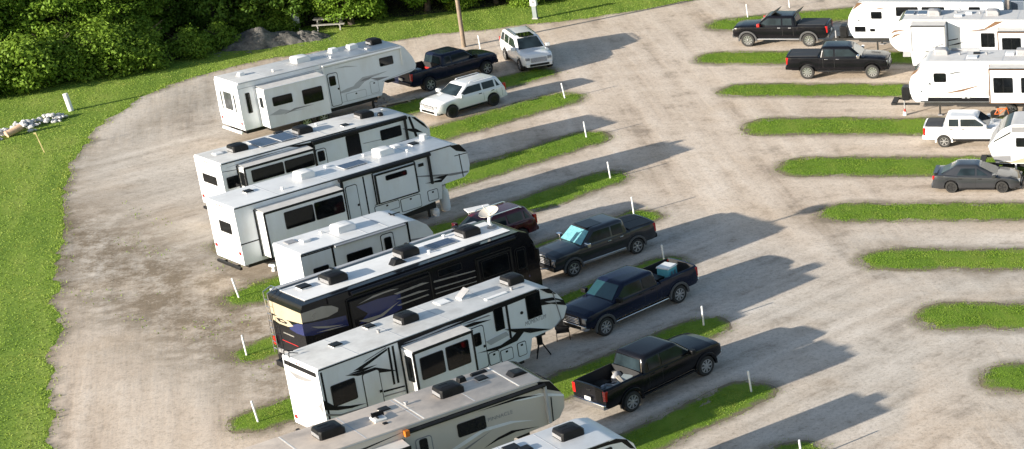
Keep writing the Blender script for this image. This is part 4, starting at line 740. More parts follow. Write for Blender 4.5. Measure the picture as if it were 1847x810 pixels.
# ------------------------------------------------------------------ road vehicles: x forward, origin on the ground midway between the axles
def lerp(a,b,t): return a+(b-a)*t
def interp(tab,x):
    if x<=tab[0][0]: return tab[0][1]
    for (xa,a),(xb,b) in zip(tab,tab[1:]):
        if x<=xb: return a if xb==xa else lerp(a,b,(x-xa)/(xb-xa))
    return tab[-1][1]
def vehicle(root,wb,fo,ro,W,top,sill,wr,cab,belt,roof,paint,bed=None,rail=None,floor=.78,flare=None,rim='alloy',spokes=6,glass='glass_car',wshield=None,sidewin=(),grille='black_plastic',grille_h=(.62,1.0),lamp_h=(.8,1.0),trim='black_plastic',bump=None,step=None,cover=None,track=None,mirror_mat=None,roofmat=None,rimdia=None,crown=.05,tails=(.85,1.25),nose=.10,tailround=.06,handles=(),rearwin=True,roof_rails=None,lowtrim=True,sunroof=None,tumble=.80,arch=1.16,chrome_grille=False,rear_z=None,lampw=.42):
    hw=W/2; xF=wb/2+fo; xR=-wb/2-ro; Ra=wr*arch; axl=(wb/2,-wb/2); trk=(track or W-.26)/2
    xs=set([xF,xF-.02,xF-.06,xF-.14,xF-.28,xR,xR+.02,xR+.07,xR+.16,xR+.3])
    for xc in axl:
        for k in range(15): xs.add(round(xc-Ra*math.cos(PI*k/14),4))
    for x,_ in top: xs.add(x)
    for k in range(40): xs.add(round(lerp(xR,xF,k/39),4))
    xs=sorted(x for x in xs if xR<=x<=xF)
    cols=[]
    def width(x):
        f=max(0,(x-(xF-.55))/.55); r_=max(0,((xR+.45)-x)/.45)
        return hw*(1-nose*f**2.2-tailround*r_**2.5)
    def zb(x):
        z=sill
        if x>xF-.3: z=sill+.05
        for xc in axl:
            d=abs(x-xc)
            if d<Ra: z=max(z,wr+math.sqrt(max(0,Ra*Ra-d*d)))
        return z
    seq=[]
    for x in xs:
        if bed and abs(x-bed[0])<1e-6 : seq+= [(x,1),(x,0)] if bed[0]>bed[1] else [(x,0),(x,1)]
        elif bed and bed[1]<=x<bed[0]: seq.append((x,1))
        else: seq.append((x,0))
    if bed:
        seq=[]; pts=sorted(set(xs)|{bed[0],bed[1]})
        for x in pts:
            if x==bed[1]: seq+=[(x,0),(x,1)]
            elif x==bed[0]: seq+=[(x,1),(x,0)]
            else: seq.append((x,1 if bed[1]<x<bed[0] else 0))
    secs=[]
    for x,b in seq:
        h_=width(x); z0=zb(x); z1=interp(top,x); H_=z1-z0
        fz=max(0,(x-(xF-.14))/.14)   # round the nose
        half=[(h_*.93,z0),(h_*.985,z0+.18*H_),(h_,z0+.5*H_),(h_*.99,z0+.80*H_),(h_*.965,z0+.93*H_),(h_*.90,z1)]
        half+= [(h_*.86,z1),(h_*.86,floor),(0,floor)] if b else [(h_*.62,z1+crown*.6),(h_*.3,z1+crown*.9),(0,z1+crown)]
        ring=[(x,-y,z) for y,z in half]+[(x,y,z) for y,z in half[-2::-1]]
        secs.append((ring,b))
    mb=MB(); n=len(secs[0][0]); vs=[p for s,_ in secs for p in s]; o=len(mb.v); mb.v+=vs
    for k in range(len(secs)-1):
        for i in range(n-1):
            inbed=secs[k][1] and secs[k+1][1] and 5<=i<=n-7
            mb.f.append((k*n+i,(k+1)*n+i,(k+1)*n+i+1,k*n+i+1)); mb.m.append(mb.mi('dark_liner' if inbed or (secs[k][1]!=secs[k+1][1]) else paint))
    mb.f.append(tuple(range(n))[::-1]); mb.m.append(mb.mi(paint)); mb.f.append(tuple(range((len(secs)-1)*n,len(secs)*n))); mb.m.append(mb.mi(paint))
    bo=mb.build('body',root,smooth=32,recalc=False)
    # underside, wheel wells
    u=MB().box(xR+.25,xF-.2,-hw*.62,hw*.62,sill-.12,sill+.15,'under_black')
    for xc in axl:
        for sgn in (-1,1):
            ya,yb=sgn*hw*.93,sgn*hw*.42; vs=[]
            for k in range(13):
                a=PI*k/12; vs+=[(xc+math.cos(a)*Ra*1.0,ya,wr+math.sin(a)*Ra),(xc+math.cos(a)*Ra,yb,wr+math.sin(a)*Ra)]
            u.add(vs,[(2*k,2*k+2,2*k+3,2*k+1) for k in range(12)],'under_black'); u.add([vs[2*k+1] for k in range(13)],[tuple(range(13))],'under_black')
    u.build('underbody',root)
    for xc in axl:
        for sgn in (-1,1): wheel(root,xc,sgn*(trk),wr,wr,.30 if wr>.37 else .24,sgn,rim,spokes)
    if flare:
        for xc in axl:
            for sgn in (-1,1):
                pts=[]; N_=14
                for k in range(N_+1): a=lerp(-.12,PI+.12,k/N_); pts.append((xc+math.cos(a)*Ra*1.20,wr+math.sin(a)*Ra*1.20))
                for k in range(N_+1): a=lerp(PI+.12,-.12,k/N_); pts.append((xc+math.cos(a)*Ra*.97,wr+math.sin(a)*Ra*.97))
                wd_=width(xc)
                MB().prism(pts,'y',sgn*wd_*.93,sgn*(wd_+.03),flare).build('fender_flare',root,bevel=.012)
    # cabin
    xf0,xf1,xr1,xr0=cab; hb=hw*.93; hr=hw*tumble
    def lv(z):
        t=(z-belt)/(roof-belt); return lerp(xf0,xf1,t),lerp(xr0,xr1,t),lerp(hb,hr,t)
    rings=[]
    for z,ins in ((belt-.10,0),(belt+.02,0),(lerp(belt,roof,.5),0),(roof-.13,0),(roof-.055,.035),(roof-.015,.11),(roof,.24)):
        a,b,h_=lv(min(z,roof-.10)); a,b,h_=a-ins*1.2,b+ins*1.0,h_-ins; c=.16
        p=[]
        for cx_,cy_,a0 in ((a-c,h_-c,0),(b+c,h_-c,90),(b+c,-h_+c,180),(a-c,-h_+c,270)):
            for k in range(4): t=R(a0+30*k); p.append((cx_+c*math.cos(t)*1.0,cy_+c*math.sin(t),z))
        rings.append(p)
    cb=MB().rings(rings,paint,cap0=False,capmat=roofmat or paint)
    cabo=cb.build('cabin',root,smooth=50)
    z0,z1=belt+.06,roof-.15
    def slab(name,q,mat,nrm,th=.012):
        nv=Vector(nrm).normalized(); A=[Vector(p)+nv*.004 for p in q]; B_=[p+nv*th for p in A]
        return MB().add(A+B_,[(4,5,6,7),(3,2,1,0),(0,1,5,4),(1,2,6,5),(2,3,7,6),(3,0,4,7)],mat).build(name,root,recalc=True)
    a0,b0,h0=lv(z0); a1,b1,h1=lv(z1+.04)
    slab('windshield',[(a0+.02,-h0+.13,z0),(a0+.02,h0-.13,z0),(a1+.02,h1-.15,z1+.04),(a1+.02,-h1+.15,z1+.04)],wshield or glass,(1,0,(a0-a1)/(z1-z0)))
    if rearwin: slab('rear_window',[(b0-.01,h0-.16,z0+.02),(b0-.01,-h0+.16,z0+.02),(b1-.01,-h1+.17,z1),(b1-.01,h1-.17,z1)],glass,(-1,0,(b1-b0)/(z1-z0)))
    _,_,h0=lv(z0); _,_,h1=lv(z1)
    for (p0,p1,p2,p3) in sidewin:   # x at low rear, low front, high front, high rear
        for sgn in (-1,1): slab('side_window',[(p0,sgn*(h0),z0),(p1,sgn*(h0),z0),(p2,sgn*(h1),z1),(p3,sgn*(h1),z1)],glass,(0,sgn,(hb-hr)/(roof-belt)))
    # seams round the doors: thin dark inlays; handles
    for x in handles:
        for sgn in (-1,1):
            zz=belt-.13; wd_=width(x)
            MB().box(x-.1,x+.1,sgn*wd_*.985-.02,sgn*wd_*.985+.025,zz,zz+.045,trim if trim!='black_plastic' else 'black_plastic').build('door_handle',root,bevel=.01)
    sm=MB()
    for p0,p1,p2,p3 in sidewin:
        for x in (p0-.07,):
            for sgn in (-1,1):
                z_a=sill+.14
                for zz in range(6):
                    za=lerp(z_a,belt-.04,zz/6); zb2=lerp(z_a,belt-.04,(zz+1)/6); 
                    def yy(z,x=x): 
                        t=(z-zb(x))/(interp(top,x)-zb(x)); return width(x)*interp([(0,.93),(.18,.985),(.5,1),(.8,.99),(.93,.965),(1,.9)],t)
                    sm.add([(x-.008,sgn*(yy(za)+.003),za),(x+.008,sgn*(yy(za)+.003),za),(x+.008,sgn*(yy(zb2)+.003),zb2),(x-.008,sgn*(yy(zb2)+.003),zb2)],[(0,1,2,3)],'under_black')
    if sm.v: sm.build('door_seam',root)
    # nose
    wn=width(xF)
    g=MB().box(xF-.08,xF+.03,-wn*.60,wn*.60,grille_h[0],grille_h[1],grille)
    gb='chrome' if chrome_grille else 'grey_plastic'
    nb_=4
    for k in range(nb_): zc=lerp(grille_h[0]+.05,grille_h[1]-.05,k/(nb_-1)); g.box(xF+.02,xF+.045,-wn*.57,wn*.57,zc-.018,zc+.018,gb)
    g.build('grille',root,bevel=.015)
    for sgn in (-1,1):
        MB().box(xF-.34,xF+.012,sgn*wn*(1-lampw/2)-wn*lampw*.5,sgn*wn*(1-lampw/2)+wn*lampw*.5*.98,lamp_h[0],lamp_h[1],'lamp_glass').build('headlight',root,bevel=.03)
        wr_=width(xR); MB().box(xR-.02,xR+.14,sgn*wr_*.93-.085,sgn*wr_*.93+.085,tails[0],tails[1],'red_lens').build('tail_light',root,bevel=.02)
        MB().box(xf0-.30,xf0-.10,sgn*(hw*.95+.02),sgn*(hw+.26),belt+.0,belt+.21,mirror_mat or paint).build('mirror',root,bevel=.03)
    bm_=bump or paint
    MB().box(xF-.2,xF+.07,-wn*.97,wn*.97,sill-.02,grille_h[0]-.02,bm_).box(xF+.05,xF+.09,-.62,.62,sill+.02,sill+.17,'black_plastic').build('front_bumper',root,bevel=.05)
    wr_=width(xR); MB().box(xR-.10,xR+.2,-wr_*.97,wr_*.97,sill+.0,sill+.22,bm_).build('rear_bumper',root,bevel=.04)
    MB().box(xR-.115,xR-.08,-.17,.17,sill+.28,sill+.42,'white_plastic').build('license_plate',root)
    if step:
        for sgn in (-1,1): MB().box(-wb/2+Ra+.12,wb/2-Ra-.1,sgn*hw*.93-.07,sgn*hw*.93+.07,sill-.13,sill-.07,step).build('running_board',root,bevel=.02)
    elif lowtrim:
        for sgn in (-1,1): MB().box(-wb/2+Ra+.03,wb/2-Ra-.03,sgn*hw*.93-.03,sgn*hw*.93+.03,sill-.06,sill+.06,trim).build('side_skirt',root,bevel=.015)
    if cover:
        zc=interp(top,(bed[0]+bed[1])/2); MB().box(bed[1]+.03,bed[0]-.02,-hw*.87,hw*.87,zc+.0,zc+.035,cover).box(bed[1]+.03,bed[0]-.02,-.02,.02,zc+.03,zc+.045,cover).build('tonneau_cover',root,bevel=.015)
    if bed:
        MB().box(xR-.012,xR+.004,-wr_*.78,wr_*.78,sill+.30,interp(top,xR)-.06,paint).box(xR-.03,xR-.01,-.12,.12,interp(top,xR)-.22,interp(top,xR)-.14,trim).build('tailgate',root,bevel=.008)
    if roof_rails:
        for sgn in (-1,1): MB().tube([(xf1-.25,sgn*hr*.88,roof-.02),(xf1-.35,sgn*hr*.88,roof+.05),(xr1+.35,sgn*hr*.88,roof+.05),(xr1+.2,sgn*hr*.88,roof-.02)],.025,6,roof_rails).build('roof_rail',root)
    if sunroof: MB().box(sunroof[0],sunroof[1],-hr*.62,hr*.62,roof-.03,roof+.012,'glass_dark').build('sunroof',root,bevel=.01)
    return xF,xR
def pickup(root,paint,wb=4.06,fo=.97,ro=1.27,W=2.03,hood=1.26,belt=1.34,rail=1.42,roof=2.0,wr=.43,sill=.56,cabl=1.75,ext=False,cover=None,open_bed=True,**k):
    f=wb/2; xF=f+fo; cowl=f-.62; x0=cowl; x1=cowl-.78; r1=x1-cabl+.06; r0=r1-.16; bx=r0-.07; xR=-f-ro
    top=[(xR,rail),(bx-.001,rail),(bx+.001,belt+.02),(cowl-.1,belt),(cowl+.1,hood+.07),(xF-.5,hood+.02),(xF-.12,hood-.05),(xF,hood-.16)]
    m=x1-(cabl)*.52 if not ext else x1-cabl*.62
    sw=[(m+.05,x0-.20,x1+.00,m+.05),(r0+.30,m-.06,m-.06,r1+.16)]
    vehicle(root,wb,fo,ro,W,top,sill,wr,(x0,x1,r1,r0),belt,roof,paint,bed=(bx,xR+.09),rail=rail,cover=cover,sidewin=sw,handles=(m+.2,r0+.45),grille_h=(sill+.22,hood-.16),lamp_h=(hood-.40,hood-.14),tails=(rail-.50,rail-.06),lampw=.30,**k)
    return dict(bx=bx,xR=xR,xF=xF,roof=(x1,r1,roof),rail=rail,x0=x0)
def place(name,label,cat,near_f,near_r,half,side,head=None,group=None):
    """near_f / near_r: ground contacts of the wheels on the visible side; side=+1 when that is the vehicle's left"""
    mx,my=(near_f[0]+near_r[0])/2,(near_f[1]+near_r[1])/2; h=R(head) if head is not None else math.atan2(near_f[1]-near_r[1],near_f[0]-near_r[0])
    ox=mx-(-math.sin(h))*half*side; oy=my-(math.cos(h))*half*side
    return thing(name,label,cat,(ox,oy,0),h,group)
PG='pickup trucks parked at the sites'
# dark navy dually hitched to the far fifth wheel (its right side shows)
r=place('pickup_truck','dark navy pickup with an open bed, hitched under the nose of the old white trailer','pickup truck',(-45.46,118.40),(-47.92,114.39),.98,-1,58,PG)
pickup(r,'paint_darknavy',wb=4.3,ro=1.2,W=2.0,cabl=1.7,ext=True,roof=1.98,rim='alloy',mirror_mat='black_plastic',track=1.86,sill=.58)
for s in (-1,1): wheel(r,-2.15,s*.68,.42,.42,.26,s,'alloy',6)
MB().box(-2.5,-1.9,-.35,.35,.78,1.12,'under_black').box(-2.3,-2.0,-.2,.2,1.12,1.3,'steel_grey').build('hitch',r,bevel=.02)
MB().box(-1.2,-.9,.2,.7,.79,1.1,'red_paint').build('gas_can',r,bevel=.04)
# F-150 like grey with sunshade (left side shows, nose to lower left)
r=place('pickup_truck','charcoal grey pickup with a bright teal sunshade behind its windshield and a covered bed','pickup truck',(-29.74,84.35),(-27.55,87.10),.95,1,-127.5,PG)
pickup(r,'paint_grey',wb=3.65,fo=.92,ro=1.2,W=2.0,cabl=1.78,roof=1.95,hood=1.2,belt=1.27,rail=1.33,wr=.40,sill=.48,cover='tonneau',rim='alloy',wshield='sunshade',flare='flare_grey',mirror_mat='chrome',trim='chrome',bump='black_plastic',sunroof=(-.35,.55))
t=MB()
for s in (-1,1): t.cyl((2.72,s*.45,.55),(3.35,s*.06,.62),.035,.035,8,'light_decal')
t.cyl((2.74,-.5,.55),(2.74,.5,.55),.04,.04,8,'black_plastic'); t.tube([(2.7,-.35,.85),(2.95,-.3,1.15),(2.8,.2,1.2),(2.7,.3,.9)],.022,6,'light_decal'); t.build('tow_bar',r,smooth=40)
# navy F-350 with cooler
r=place('pickup_truck','navy blue pickup with a chrome grille and a pale blue box in its bed','pickup truck',(-26.25,77.32),(-23.91,81.06),.98,1,-122,PG); navy=r
pickup(r,'paint_navy',wb=4.38,fo=.97,ro=1.25,W=2.03,cabl=1.8,roof=2.0,wr=.43,flare='flare_grey',rim='alloy',spokes=8,grille='black_plastic',chrome_grille=True,bump='chrome',wshield='teal_glass',step='chrome',mirror_mat='black_plastic')
# black F-350 near (right side shows, nose to upper right)
r=place('pickup_truck','black crew cab pickup with folded chairs and odds and ends heaped in its open bed','pickup truck',(-20.84,73.21),(-22.99,69.83),.98,-1,57.5,PG); blackt=r
pickup(r,'paint_black',wb=4.06,cabl=1.8,roof=2.02,wr=.44,rim='alloy',spokes=8,bump='chrome',step='black_plastic',mirror_mat='black_plastic',flare='paint_black')
# right row black with tonneau (right side shows, nose right)
r=place('pickup_truck','shiny black crew cab pickup facing right, its bed under a dark cover and wheels silver','pickup truck',(-20.75,117.3),(-24.85,117.15),.98,-1,1.5,PG)
pickup(r,'paint_black',wb=4.12,cabl=1.82,roof=2.05,wr=.455,hood=1.32,belt=1.40,rail=1.46,sill=.60,cover='tonneau',rim='alloy',spokes=10,chrome_grille=True,grille='black_plastic',bump='paint_black',mirror_mat='chrome',trim='chrome',wshield='teal_glass',step='black_plastic')
# top right lifted black with grey flares (left side shows, nose left)
r=place('pickup_truck','black pickup facing left with grey wheel flares and sunroof panels raised, topmost of the trucks','pickup truck',(-30.29,124.80),(-26.19,124.86),.98,1,180,PG)
d=pickup(r,'paint_black',wb=4.1,cabl=1.82,roof=2.05,wr=.455,hood=1.34,belt=1.40,rail=1.46,sill=.62,cover='tonneau',rim='alloy',spokes=10,flare='flare_grey',bump='flare_grey',mirror_mat='red_paint',step='grey_plastic',trim='grey_plastic')
for x in (.45,-1.05): MB().add([(x,-.55,2.04),(x,.55,2.04),(x-.5,.55,2.36),(x-.5,-.55,2.36),(x,-.55,2.08),(x,.55,2.08),(x-.5,.55,2.40),(x-.5,-.55,2.40)],[(3,2,1,0),(4,5,6,7),(0,1,5,4),(1,2,6,5),(2,3,7,6),(3,0,4,7)],'black_plastic').build('roof_panel',r)
# white frontier-like
r=place('pickup_truck','white pickup facing right with a grey bed cover, its hood hidden by a trailer','pickup truck',(-11.3,103.55),(-14.5,103.55),.85,-1,0,PG)
pickup(r,'paint_silverwhite',wb=3.2,fo=.86,ro=1.15,W=1.85,cabl=1.72,roof=1.80,hood=1.13,belt=1.18,rail=1.22,wr=.37,sill=.46,cover='tonneau',rim='alloy',spokes=6,bump='paint_silverwhite',flare='paint_silverwhite',wshield='glass_car')
# white SUV, three quarter front
def suv(root,paint,wb,fo,ro,W,hood,belt,roof,wr,sill,**k):
    f=wb/2; xF=f+fo; xR=-f-ro; cowl=f-.42; x1=cowl-.88
    top=[(xR,belt-.06),(xR+.25,belt),(cowl-.1,belt),(cowl+.08,hood+.06),(xF-.45,hood),(xF-.14,hood-.08),(xF,hood-.22)]
    r0=xR+.10; r1=xR+.44; m1=x1-.95; m2=m1-.95
    sw=[(m1+.06,cowl-.20,x1-.02,m1+.06),(m2+.08,m1-.05,m1-.05,m2+.08),(r0+.30,m2-.06,m2-.06,r1+.20)]
    vehicle(root,wb,fo,ro,W,top,sill,wr,(cowl,x1,r1,r0),belt,roof,paint,sidewin=sw,nose=.16,tailround=.10,tumble=.76,crown=.07,handles=(m1+.22,m2+.28),grille_h=(sill+.25,hood-.20),lamp_h=(hood-.34,hood-.16),tails=(belt-.35,belt+.12),**k)
SG='sport utility vehicles'
r=place('suv','large white sport utility vehicle with dark sunroof glass and roof rails, facing the camera','SUV',(-43.65,118.97),(-45.45,121.75),.92,-1,-55,SG)
suv(r,'paint_white',3.11,.95,1.2,2.0,1.16,1.20,1.92,.40,.42,rim='alloy',roof_rails='chrome',grille='grey_plastic',chrome_grille=True,sunroof=(-.55,.45),trim='grey_plastic',lampw=.34,track=1.78)
r=place('suv','white sport utility vehicle with black wheels, parked beside the dark navy pickup','SUV',(-44.47,109.10),(-42.85,111.52),.88,1,-124,SG)
suv(r,'paint_white',2.915,.93,.98,1.93,1.06,1.12,1.73,.385,.38,rim='black_rim',spokes=10,grille='black_plastic',trim='black_plastic',lampw=.36,roof_rails='white_plastic')
r=place('suv','dark maroon sport utility vehicle with silver roof rails, half hidden by the motorhome','SUV',(-35.35,86.2),(-33.62,88.6),.88,1,-125.5,SG)
suv(r,'paint_maroon',2.9,.92,1.0,1.92,1.08,1.14,1.76,.38,.40,rim='alloy',roof_rails='chrome',lampw=.34)
# grey sedan
r=place('sedan_car','dark grey sedan with black wheels at the right edge, parked beside a trailer','car',(-10.47,95.95),(-13.20,95.95),.82,-1,0)
wb=2.70; f=wb/2; xF=f+.95; xR=-f-.98; cowl=f-.32
top=[(xR,.86),(xR+.08,.98),(xR+.55,1.00),(-f+.2,.95),(cowl-.2,.90),(cowl+.1,.93),(xF-.5,.85),(xF-.15,.74),(xF,.60)]
vehicle(r,wb,.95,.98,1.78,top,.24,.325,(cowl+.12,cowl-1.1,-f+.32,-f-.68),.90,1.455,'paint_slate',sidewin=[(.02,cowl-.42,cowl-.98,.02),(-1.05,-.09,-.09,-.82)],handles=(.2,-.85),grille_h=(.36,.54),lamp_h=(.56,.70),tails=(.74,.94),rim='black_rim',spokes=5,nose=.22,tailround=.12,tumble=.64,lampw=.34,trim='black_plastic',crown=.03,arch=1.13)
MB().box(xR+.02,xR+.25,-.65,.65,1.03,1.06,'paint_slate').box(xR+.06,xR+.14,-.6,-.54,.95,1.04,'paint_slate').box(xR+.06,xR+.14,.54,.6,.95,1.04,'paint_slate').build('spoiler',r,bevel=.01)
# ------------------------------------------------------------------ small things
PM='white plastic marker posts'
def post(x,y,label,h=.95,r=.042,lean=(.0,.0)):
    o=MB().rings([[(r*math.cos(2*PI*i/12)+lean[0]*t,r*math.sin(2*PI*i/12)+lean[1]*t,t*h) for i in range(12)] for t in (0,.5,1)]+[[(r*.8*math.cos(2*PI*i/12)+lean[0],r*.8*math.sin(2*PI*i/12)+lean[1],h+.02) for i in range(12)]],'pvc').build('marker_post',smooth=50)
    o.location=(x,y,0); return tag(o,label,'post',PM)
for x,y,l,ln in ((-39.0,113.0,'white marker post on the grass strip just below the white SUV with black wheels',(-.12,.05)),
 (-35.4,105.3,'white marker post on the second grass strip tip, below the post nearest the white SUV',(-.06,.03)),
 (-32.0,98.2,'white marker post on the grass tip above the maroon SUV',(-.05,0)),
 (-29.2,92.6,'white marker post behind the tailgate of the charcoal pickup with the sunshade',(-.03,.05)),
 (-25.9,85.9,'white marker post just beyond the pale blue box in the navy pickup',(-.03,.0)),
 (-22.2,78.4,'white marker post on the strip between the navy pickup and the black pickup',(0,0)),
 (-18.6,71.6,'white marker post on the strip in front of the black pickup with the heaped bed',(-.06,.03)),
 (-15.3,65.4,'white marker post cut off by the bottom edge of the photo',(-.04,0)),
 (-44.5,81.6,'white marker post behind the small plain white trailer, on worn grass',(-.17,.05)),
 (-41.2,75.2,'white marker post behind the black motorhome, on a short grass strip',(-.05,.03)),
 (-37.8,68.8,'white marker post behind the white trailer with bold black stripes',(-.10,.0)),
 (-32.0,132.5,'white marker post on the grass beyond the hood of the topmost black pickup',(-.03,.0)),
 (-29.6,135.3,'white marker post seen above the cab of the topmost black pickup',(-.02,.0)),
 (-48.07,124.16,'white marker post beyond the hood of the dark navy hitched pickup',(-.02,.0))):
    post(x,y,l,lean=ln)
o=MB().cyl((0,0,0),(-.16,.05,1.05),.15,.15,18,'pvc').cyl((-.16,.05,1.05),(-.163,.05,1.07),.15,.11,18,'pvc').build('standpipe',smooth=40); o.location=(-68.0,110.5,0); tag(o,'thick white pipe standing upright in the lawn above the rock heap','pipe')
o=MB().cyl((0,0,.16),(.50,.75,.40),.19,.19,20,'clay_pipe',caps=False).cyl((0,0,.16),(.50,.75,.40),.155,.155,20,'under_black',caps=False).cyl((.0,0,.16),(.03,.05,.173),.205,.205,20,'clay_pipe').build('culvert_pipe',smooth=50); o.location=(-68.95,105.4,0); tag(o,'pale orange drain pipe end lying among the white rocks','pipe')
o=MB().box(-.025,.025,-.012,.012,0,1.25,'lath_wood').box(-.10,.03,-.014,.014,1.16,1.25,'lath_wood').box(-.03,.03,-.016,.016,.62,.72,'lath_wood').build('survey_stake'); o.location=(-65.26,102.66,0); o.rotation_euler=(R(3),R(-9),R(20)); tag(o,'thin yellowish wooden stake in the lawn beside the gravel','stake')
# rocks
protos=[]
for k in range(5):
    m=MB(); rg=[]; 
    for t in range(5):
        a=-PI/2+PI*t/4; rr=max(.05,math.cos(a)); rg.append([(rr*(1+mnoise.noise(Vector((k*9+t,i,1)))*.6)*math.cos(2*PI*i/7),rr*(1+mnoise.noise(Vector((k*9+t,i,4)))*.6)*math.sin(2*PI*i/7)*.8,math.sin(a)*.6*(1+mnoise.noise(Vector((k*5,i,t)))*.4)) for i in range(7)])
    m.rings(rg,'rock'); protos.append(m)
random.seed(5); ro=[]
for k in range(170):
    u=random.random(); v=random.gauss(0,.5)
    x=lerp(-70.6,-67.9,u)+v*.95; y=lerp(103.6,109.3,u)-v*.30
    if k<5: o=protos[k].build('rock',smooth=25); ro.append(o)
    else: o=ro[k%5].copy(); COL.objects.link(o)
    s=random.uniform(.10,.24); o.scale=(s,s*random.uniform(.7,1.1),s*random.uniform(.7,1)); o.rotation_euler=(random.uniform(-.4,.4),random.uniform(-.4,.4),random.uniform(0,6.3))
    o.location=(x,y,s*.35+max(0,.30-abs(v)*.5)*random.random()); tag(o,'pale rock in the heap of loose stones on the left lawn','rock','loose pale rocks around the drain pipe')
# gravel heap
def heap(name,label,cx,cy,rx,ry,h,rot,mat,seed):
    N_=44; vs=[];fs=[]
    for i in range(N_):
        for j in range(N_):
            u=-1.25+2.5*i/(N_-1); v=-1.25+2.5*j/(N_-1); d=math.hypot(u,v)
            d+=mnoise.noise(Vector((u*1.6,v*1.6,seed)))*.28
            z=h*max(0,1-d)**.85*(1+mnoise.noise(Vector((u*2,v*2,seed+4)))*.45)+mnoise.noise(Vector((u*6,v*6,seed)))*.10+mnoise.noise(Vector((u*14,v*14,seed)))*.06*(1 if d<1 else 0)-(.03 if d>=1 else 0)
            c,s=math.cos(rot),math.sin(rot); vs.append((cx+u*rx*c-v*ry*s,cy+u*rx*s+v*ry*c,z))
    for i in range(N_-1):
        for j in range(N_-1): fs.append((i*N_+j,(i+1)*N_+j,(i+1)*N_+j+1,i*N_+j+1))
    o=MB().add(vs,fs,mat).build(name,smooth=70); return tag(o,label,'gravel pile')
heap('gravel_heap','dark grey gravel heap dumped on the grass below the trees',-63.2,125.7,2.7,1.7,1.15,R(30),'heap_gravel',3)
heap('gravel_heap','low spread of spilled gravel to the right of the dark heap',-61.0,126.9,1.5,1.0,.55,R(20),'heap_gravel',8)
# picnic table
r=thing('picnic_table','weathered grey picnic table on the grass under the overhanging tree','picnic table',(-60.35,129.6,0),R(15))
MB().box(-1.0,1.0,-.38,.38,.72,.77,'weathered_wood').build('table_top',r)
for y in (-.72,.72): MB().box(-1.05,1.05,y-.14,y+.14,.43,.48,'weathered_wood').build('bench_seat',r)
for x in (-.72,.72):
    m=MB().box(x-.04,x+.04,-.85,.85,.36,.43,'weathered_wood').box(x-.04,x+.04,-.38,.38,.66,.72,'weathered_wood')
    for s in (-1,1): m.cyl((x,s*.72,.0),(x,s*.25,.70),.05,.05,6,'weathered_wood')
    m.build('leg_frame',r)
r=thing('sign_board','small white board on short legs standing by the gravel heap','sign',(-62.55,129.1,0),R(10))
MB().box(-.32,.32,-.02,.02,.25,1.05,'white_plastic',.0).add([(-.32,-.02,1.05),(.32,-.02,1.05),(.32,.02,1.05),(-.32,.02,1.05),(-.2,-.02,1.14),(.32,-.02,1.18),(.32,.02,1.18),(-.2,.02,1.14)],[(4,5,6,7),(0,1,5,4),(1,2,6,5),(2,3,7,6),(3,0,4,7)],'white_plastic').build('panel',r)
for x in (-.24,.24): MB().box(x-.03,x+.03,-.015,.015,0,.27,'weathered_wood').build('leg',r)
# utility pole
r=thing('utility_pole','tall wooden utility pole rising out of the frame behind the dark navy pickup','utility pole',(-49.37,124.74,0))
MB().rings([[(rr*math.cos(2*PI*i/14)+.02*z*.3,rr*math.sin(2*PI*i/14),z) for i in range(14)] for z,rr in ((0,.145),(2,.135),(5,.12),(9,.10),(9.05,.08))],'pole_wood').build('pole',r,smooth=40)
MB().box(-1.0,1.1,-.18,-.06,8.2,8.35,'pole_wood').build('crossarm',r)
for x in (-.85,.0,.95): MB().lathe([(.05,8.35),(.07,8.42),(.05,8.46),(.07,8.5),(.03,8.55)],10,'steel_grey',lambda X,Y,Z,x=x:(X+x,Y-.12,Z)).build('insulator',r)
# electric pedestal
r=thing('electric_pedestal','blue grey electric pedestal with a white head beside the far road','pedestal',(-46.94,132.17,0))
MB().box(-.15,.15,-.12,.12,0,.95,'steel_grey').box(-.2,.2,-.17,.17,0,.1,'concrete').build('post',r,bevel=.015); MB().box(-.22,.22,-.18,.18,.95,1.5,'white_plastic',.02,.02).box(-.26,.26,-.22,.22,1.5,1.57,'light_decal',.04,.04).build('meter_box',r,bevel=.02); MB().cyl((0,-.20,1.25),(0,-.17,1.25),.09,.09,14,'lamp_glass').build('meter_dial',r)
# gas bottles by trailer 3
def bottle(x,y,rr,h,label,col='white_plastic'):
    r=thing('gas_bottle',label,'gas bottle',(x,y,0))
    MB().lathe([(rr*.85,0),(rr*.85,.04),(rr*.7,.05),(rr*.96,.10),(rr,.16),(rr,h*.80),(rr*.92,h*.88),(rr*.6,h*.94),(.05,h*.96)],18,col).build('tank',r,smooth=45); MB().lathe([(rr*.55,h*.93),(rr*.55,h+.12),(rr*.5,h+.12),(rr*.5,h*.93)],14,col).build('collar',r,smooth=40); MB().cyl((0,0,h*.95),(0,0,h+.08),.03,.03,8,'alloy').cyl((-.05,0,h+.06),(.05,0,h+.06),.02,.02,6,'alloy').build('valve',r)
bottle(-39.15,93.3,.25,1.25,'tall white gas tank standing at the nose of the trailer with awning arms'); bottle(-39.35,92.45,.19,.42,'small white gas bottle beside the tall white tank')
# folding table by the maroon SUV
r=thing('folding_table','white folding table standing by the front of the maroon SUV','table',(-36.55,91.0,0),R(38))
MB().box(-.62,.62,-.34,.34,.92,.97,'white_plastic').build('table_top',r,bevel=.02)
for x in (-.48,.48): MB().tube([(x,-.28,0),(x*.9,0,.45),(x,.28,.92)],.02,6,'grey_plastic').tube([(x,.28,0),(x*.9,0,.45),(x,-.28,.92)],.02,6,'grey_plastic').build('leg',r)
